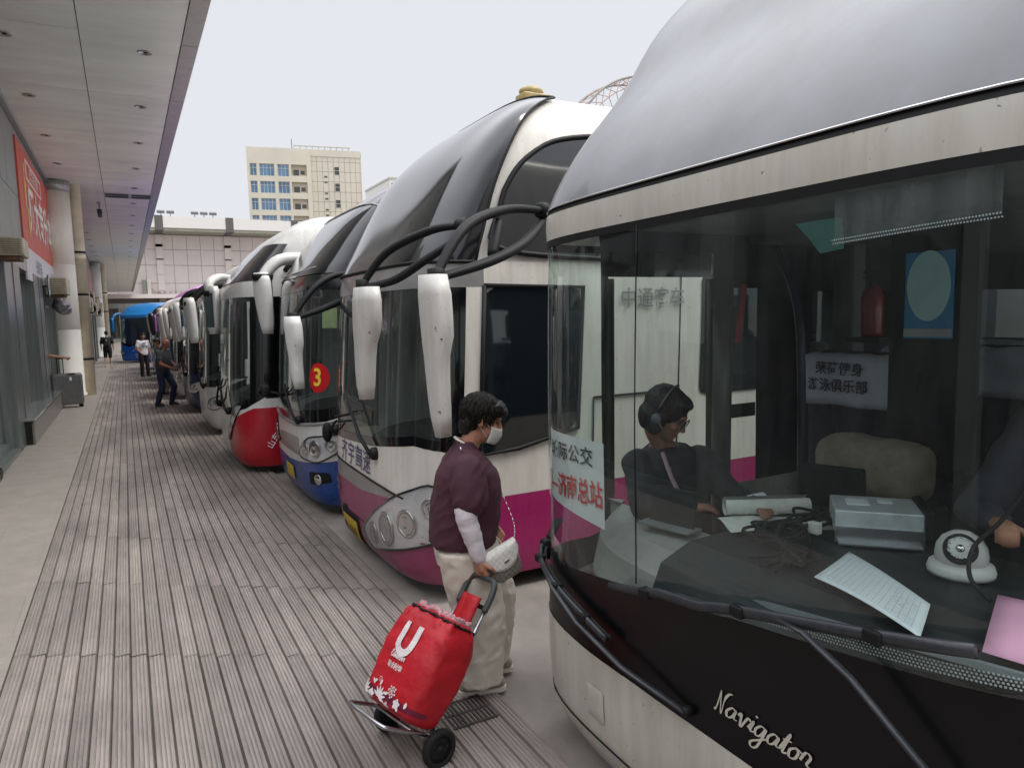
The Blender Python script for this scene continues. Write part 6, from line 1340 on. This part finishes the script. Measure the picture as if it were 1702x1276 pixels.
    for i in range(13):
        x = -.1+.2*i/12; dp = .115*math.sqrt(max(0, 1-(x/.104)**2))+.004; G.append([bm.verts.new(T(x, .012-.05*min(1, j/2), .078-dp*max(0, (j-1)/6)+(.004 if j == 1 else 0))) for j in range(8)])
    for i in range(12):
        for j in range(7): bm.faces.new((G[i][j], G[i][j+1], G[i+1][j+1], G[i+1][j]))
    o = obj('flap', bm, mf, b, True); o.modifiers.new('s', 'SOLIDIFY').thickness = .006
    bm = B(); box(bm, T(.01, -.046, .005), (.03, .006, .012), rot=rotb, bevel=.002); obj('clasp', bm, M_chrome, o)
    bm = B()
    for a, z in ((T(-.1, -.01, .07), V(-.02, -.1, 1.36)), (T(.1, -.01, .07), V(.2, .0, 1.1))):
        P = spline([a, a.lerp(z, .35)+V(.02, -.02, -.0), z], 7)
        for k in range(len(P)-1): tube(bm, [P[k], P[k].lerp(P[k+1], .8)], .0035 if k % 2 else .0025, 6)
    obj('strap', bm, M_chrome, b, True)
    # ---- cart
    hp = t.matrix_basis @ V(.058, -.285, .715) if False else Matrix.Translation(root) @ Matrix.Rotation(rz, 4, 'Z') @ V(.062, -.28, .705)
    ew = Vector((.24, -.97, 0)).normalized(); eh = Vector((.97, .24, 0)).normalized(); vv = Vector((0, 0, 1)); tilt = R(37); el = eh*math.sin(tilt)+vv*math.cos(tilt); en = -eh*math.cos(tilt)+vv*math.sin(tilt)
    Lh = (hp.z-.085)/math.cos(tilt); mid = hp-el*Lh
    c = thing('shopping_cart', 'red folding shopping cart printed with white leaves and lettering', 'shopping cart'); c.matrix_world = Matrix(((-ew.x, en.x, el.x, mid.x), (-ew.y, en.y, el.y, mid.y), (-ew.z, en.z, el.z, mid.z), (0, 0, 0, 1)))
    # local: x along the axle, y out of the printed face, z up the frame
    for sx in (-1, 1):
        bm = B(); lathe(bm, [(.058, -.012), (.062, -.02), (.08, -.019), (.086, -.009), (.086, .009), (.08, .019), (.062, .02), (.058, .012)], (sx*.2, 0, 0), (1, 0, 0), 32); w = obj('wheel', bm, M_rubber, c, True)
        bm = B(); lathe(bm, [(0, -.024), (.016, -.024), (.02, -.01), (.03, -.012), (.06, -.014), (.06, .014), (.03, .012), (.02, .01), (.016, .024), (0, .024)], (sx*.2, 0, 0), (1, 0, 0), 24)
        for q in range(5): a = q*1.2566; box(bm, (sx*.2, .038*math.cos(a), .038*math.sin(a)), (.034, .012, .012))
        obj('rim', bm, M_black, w, True)
    bm = B(); tube(bm, [(-.2, 0, 0), (.2, 0, 0)], .008, 8); obj('axle', bm, M_alu, c, True)
    for sx in (-1, 1):
        bm = B(); tube(bm, [(sx*.1, 0, -.02), (sx*.1, 0, Lh*.82)], .011, 10); obj('frame_tube', bm, M_alu, c, True)
    bm = B(); tube(bm, spline([(-.1, 0, Lh*.8), (-.1, .0, Lh*.92), (-.075, 0, Lh*.99), (0, 0, Lh), (.075, 0, Lh*.99), (.1, 0, Lh*.92), (.1, 0, Lh*.8)], 6), .016, 12); obj('handle', bm, mat('handle_grey', (64, 70, 68), .5, var=.15), c, True)
    bm = B(); box(bm, (0, 0, Lh*.82), (.21, .022, .022), bevel=.004); box(bm, (0, 0, Lh*.62), (.21, .018, .018)); box(bm, (0, -.005, .05), (.22, .02, .02)); obj('cross_bar', bm, M_black, c)
    bm = B(); tube(bm, spline([(-.15, .0, .03), (-.155, .12, .02), (-.15, .27, .0), (-.12, .31, -.005), (0, .315, -.005), (.12, .31, -.005), (.15, .27, .0), (.155, .12, .02), (.15, .0, .03)], 5), .0095, 10); tube(bm, [(-.153, .15, .02), (.153, .15, .02)], .007, 8); obj('foot_loop', bm, M_alu, c, True)
    mr = mat('red_nylon', (184, 14, 32), .55, var=.16, scale=5, bump=.4, bscale=30); mm_ = mat('maroon_band', (112, 20, 50), .5, var=.1); mw = mat('white_print', (224, 214, 214), .6, var=.04); bm = B(); rr = []
    ZB, ZT = .045, .5; prof = [(ZB, .86, .7), (ZB+.02, .97, .92), (ZB+.1, 1.02, 1.02), (.2, 1.05, 1.06), (.32, 1.06, 1.08), (.42, 1.03, 1.02), (.47, .95, .9), (ZT, .86, .72), (ZT+.012, .78, .6)]
    BX, BY, CY = .19, .125, .135
    def skin(a, z, off=0):
        kx, ky = keyed([(p[0], p[1]) for p in prof], z), keyed([(p[0], p[2]) for p in prof], z); ca, sa = math.cos(a), math.sin(a)
        return Vector(((BX*kx+off)*math.copysign(abs(ca)**.45, ca), CY+(BY*ky+off)*math.copysign(abs(sa)**.45, sa), z))
    zs = [ZB+(ZT+.012-ZB)*i/36 for i in range(37)]; rr = [[skin(k*math.pi/36, z) for k in range(72)] for z in zs]; rings(bm, rr)
    def slack(p):
        k = noise.noise(Vector((p.x*9+p.z*7, p.y*9, p.z*9-p.x*5)))+.5*noise.noise(p*26)+.5*(1-abs(noise.noise(Vector((p.x*16-p.z*12, p.y*14, p.z*8)))*2)); d = Vector((p.x, p.y-CY, 0)).normalized(); am = .009 if p.z > .16 else .003+.006*max(0, (p.z-.1)/.06)
        if p.z > .45: am = .006; k += 1.2*math.sin(math.atan2(p.y-CY, p.x)*17)
        return p+d*k*am
    for v in bm.verts: v.co = slack(v.co)
    bag = obj('bag', bm, mr, c, True)
    def face(x, z, o=.012):
        p = Vector((-x, skin(math.acos(max(-1, min(1, math.copysign((abs(x)/(BX*1.03))**(1/.45), -x)))), z).y, z)); q = slack(p); q.y += .0045+max(0, o-.0125); return q
    # viewed from outside the printed face, +x local runs to the right of the picture
    bm = B(); rings_n = 24
    for z0, z1 in ((ZB+.012, .105),):
        A = [[bm.verts.new(slack(skin(k*math.pi/60*1.0, z))+Vector((0, .002, 0))) for k in range(0, 61)] for z in (z0, (z0+z1)/2, z1)]
        for a, b_ in zip(A, A[1:]):
            for k in range(60): bm.faces.new((a[k], a[k+1], b_[k+1], b_[k]))
    obj('maroon_hem', bm, mm_, bag, True)
    # U-shaped mark built from many little motifs
    bm = B(); r2 = random.Random(21)
    def blob2(x, z, rx, rz_, ang, o=.0135):
        vs = [bm.verts.new(face(x+rx*math.cos(q)*math.cos(ang)-rz_*math.sin(q)*math.sin(ang), z+rx*math.cos(q)*math.sin(ang)+rz_*math.sin(q)*math.cos(ang), o)) for q in [k*math.pi/5 for k in range(10)]]
        bm.faces.new(vs)
    ux, uz = .0, .355; pts = []
    U = [(-.05, .055), (-.022, .055), (-.022, -.02)]+[(.022*math.cos(q), -.02+.022*math.sin(q)) for q in [math.pi+math.pi*k/8 for k in range(1, 8)]]+[(.022, -.02), (.022, .055), (.05, .055), (.05, -.02)]
    O = [(-.05, .055)]+[(-.05, .03), (-.05, 0), (-.05, -.02)]+[(.05*math.cos(q), -.02+.05*math.sin(q)) for q in [math.pi+math.pi*k/8 for k in range(1, 8)]]+[(.05, -.02), (.05, 0), (.05, .03), (.05, .055)]
    I = [(-.022, .055)]+[(-.022, .03), (-.022, 0), (-.022, -.02)]+[(.022*math.cos(q), -.02+.022*math.sin(q)) for q in [math.pi+math.pi*k/8 for k in range(1, 8)]]+[(.022, -.02), (.022, 0), (.022, .03), (.022, .055)]
    for k in range(len(O)-1): bm.faces.new([bm.verts.new(face(ux+x*1.25, uz+z*1.25, .0135)) for x, z in (O[k], O[k+1], I[k+1], I[k])])
    holes = B()
    for s in range(260):
        tt = r2.random(); wv = r2.uniform(-.85, .85)
        if tt < .36: x, z = -.036+wv*.013, -.02+.07*(tt/.36)
        elif tt < .72: x, z = .036+wv*.013, -.02+.07*((tt-.36)/.36)
        else: a = math.pi+math.pi*(tt-.72)/.28; x, z = (.036+wv*.013)*math.cos(a), -.02+(.036+wv*.013)*math.sin(a)
        if all((x-p)**2+(z-q)**2 > .0068**2 for p, q in pts):
            pts.append((x, z)); a = r2.random()*3; A_, C_ = r2.uniform(.0016, .0032), .0011
            holes.faces.new([holes.verts.new(face(ux+x*1.25+A_*math.cos(q)*math.cos(a)-C_*math.sin(q)*math.sin(a), uz+z*1.25+A_*math.cos(q)*math.sin(a)+C_*math.sin(q)*math.cos(a), .0145)) for q in [k*math.pi/4 for k in range(8)]])
    obj('mark_gaps', holes, mr, bag)['kind'] = 'stuff'
    w_ = script_on(bm, 'Unilever', .0135, lambda x, y: face(-.062+x*1.15, .255+y*1.15, .0135), .12)
    text_on(bm, '联合利华', .026, lambda x, y: face((x-.005)*1.15, .22+y*1.15, .0135), .02)
    # leaves, berries and hearts along the foot of the bag
    def leaf(x, z, L, w, ang):
        P = []
        for q in range(12): s = q/11; P.append((s*L, w*math.sin(math.pi*s)**.8))
        P += [(a, -b) for a, b in reversed(P[1:-1])]
        vs = [bm.verts.new(face(x+a*math.cos(ang)-b*math.sin(ang), max(ZB+.012, z+a*math.sin(ang)+b*math.cos(ang)), .0145)) for a, b in P]
        bm.faces.new(vs)
    for x in (-.155, -.03):
        for a in (-.2, .3, .8, 1.3, 1.8, 2.3, 2.8): leaf(x, .075, .05, .006, a)
    for x, z in ((.1, .1), (.035, .065), (-.09, .08)):
        for q in range(5): leaf(x, z-.01, .024, .009, q*1.2566+.3)
    for i in range(18):
        a = i*2.4; r = .0065*math.sqrt(i); blob2(.05+r*math.cos(a), .125+r*math.sin(a), .0046, .0046, 0, .0145)
    for x, z, a in ((-.1, .12, .6), (-.085, .115, 2.4), (.15, .09, 1.4), (.12, .065, 2.2), (-.05, .12, 1.2), (.0, .1, .4)): leaf(x, z, .03, .007, a)
    for x, z in ((-.16, .135), (-.06, .148)):
        P = [(.012*math.sin(q)**3, .011*math.cos(q)-.004*math.cos(2*q)) for q in [k*math.pi/9 for k in range(19)]]; 
        for k in range(18): 
            p, q = P[k], P[k+1]; vs = [bm.verts.new(face(x+s*m*1.0, z+s2*m, .0145)) for (s, s2), m in ((p, 1), (q, 1), (q, .75), (p, .75))]
            if (Vector(vs[0].co)-Vector(vs[1].co)).length > 1e-5: bm.faces.new(vs)
    obj('white_print', bm, mw, bag)
    # gathered mouth with frilled lace and drawcord, red flap on the handle
    bm = B(); P = [skin(q*math.pi/36, ZT-.004, .004)+Vector((0, 0, .004*math.sin(q*2.1))) for q in range(73)]; tube(bm, P, .007, 6); obj('drawcord', bm, M_black, bag, True)
    bm = B(); P = [skin(q*math.pi/60, ZT+.014, -.005)+Vector((0, 0, .012*math.sin(q*1.1))) for q in range(121)]; tube(bm, P, .009, 6, (1, 1.7)); obj('lace_frill', bm, mat('pink_lace', (206, 150, 156), .8, var=.4, scale=120), bag, True)
    bm = B(); G = [[bm.verts.new((-.068+.136*i/6, .022+.012*math.sin(i), ZT-.01+(Lh*.88-ZT)*j/6)) for j in range(7)] for i in range(7)]
    for i in range(6):
        for j in range(6): bm.faces.new((G[i][j], G[i+1][j], G[i+1][j+1], G[i][j+1]))
    o = obj('handle_flap', bm, mr, c, True); o.modifiers.new('s', 'SOLIDIFY').thickness = .012
shopper()

# ---------------------------------------------------------------- tower blocks across the road behind the station, mirrored in the glass
def blocks():
    mb = mat('block_render', (150, 146, 140), .8, var=.1, scale=.1); mg = mat('block_glass', (60, 66, 74), .1, spec=.8, var=.3, scale=.2)
    for i, (x, y, w, h, lab) in enumerate(((-70, 62, 22, 62, 'tall grey residential tower behind the station, nearer the camera'), (-66, 100, 20, 70, 'tall grey residential tower behind the station, farther along the road'))):
        t = thing('residential_tower', lab, 'building', (x, y, 0)); bm = B(); boxl(bm, (-w/2, -w/2, 0), (w/2, w/2, h)); obj('core', bm, mg, t)
        bm = B()
        for k in range(int(h/3)): boxl(bm, (-w/2-.9, -w/2-.9, 3*k+2.0), (w/2+.9, w/2+.9, 3*k+3.0))
        for q in range(7):
            u = -w/2-.5+(w+1)*q/6
            boxl(bm, (u-.5, -w/2-.95, 0), (u+.5, w/2+.95, h)); boxl(bm, (-w/2-.95, u-.5, 0), (w/2+.95, u+.5, h))
        obj('balcony_grid', bm, mb, t)
blocks()
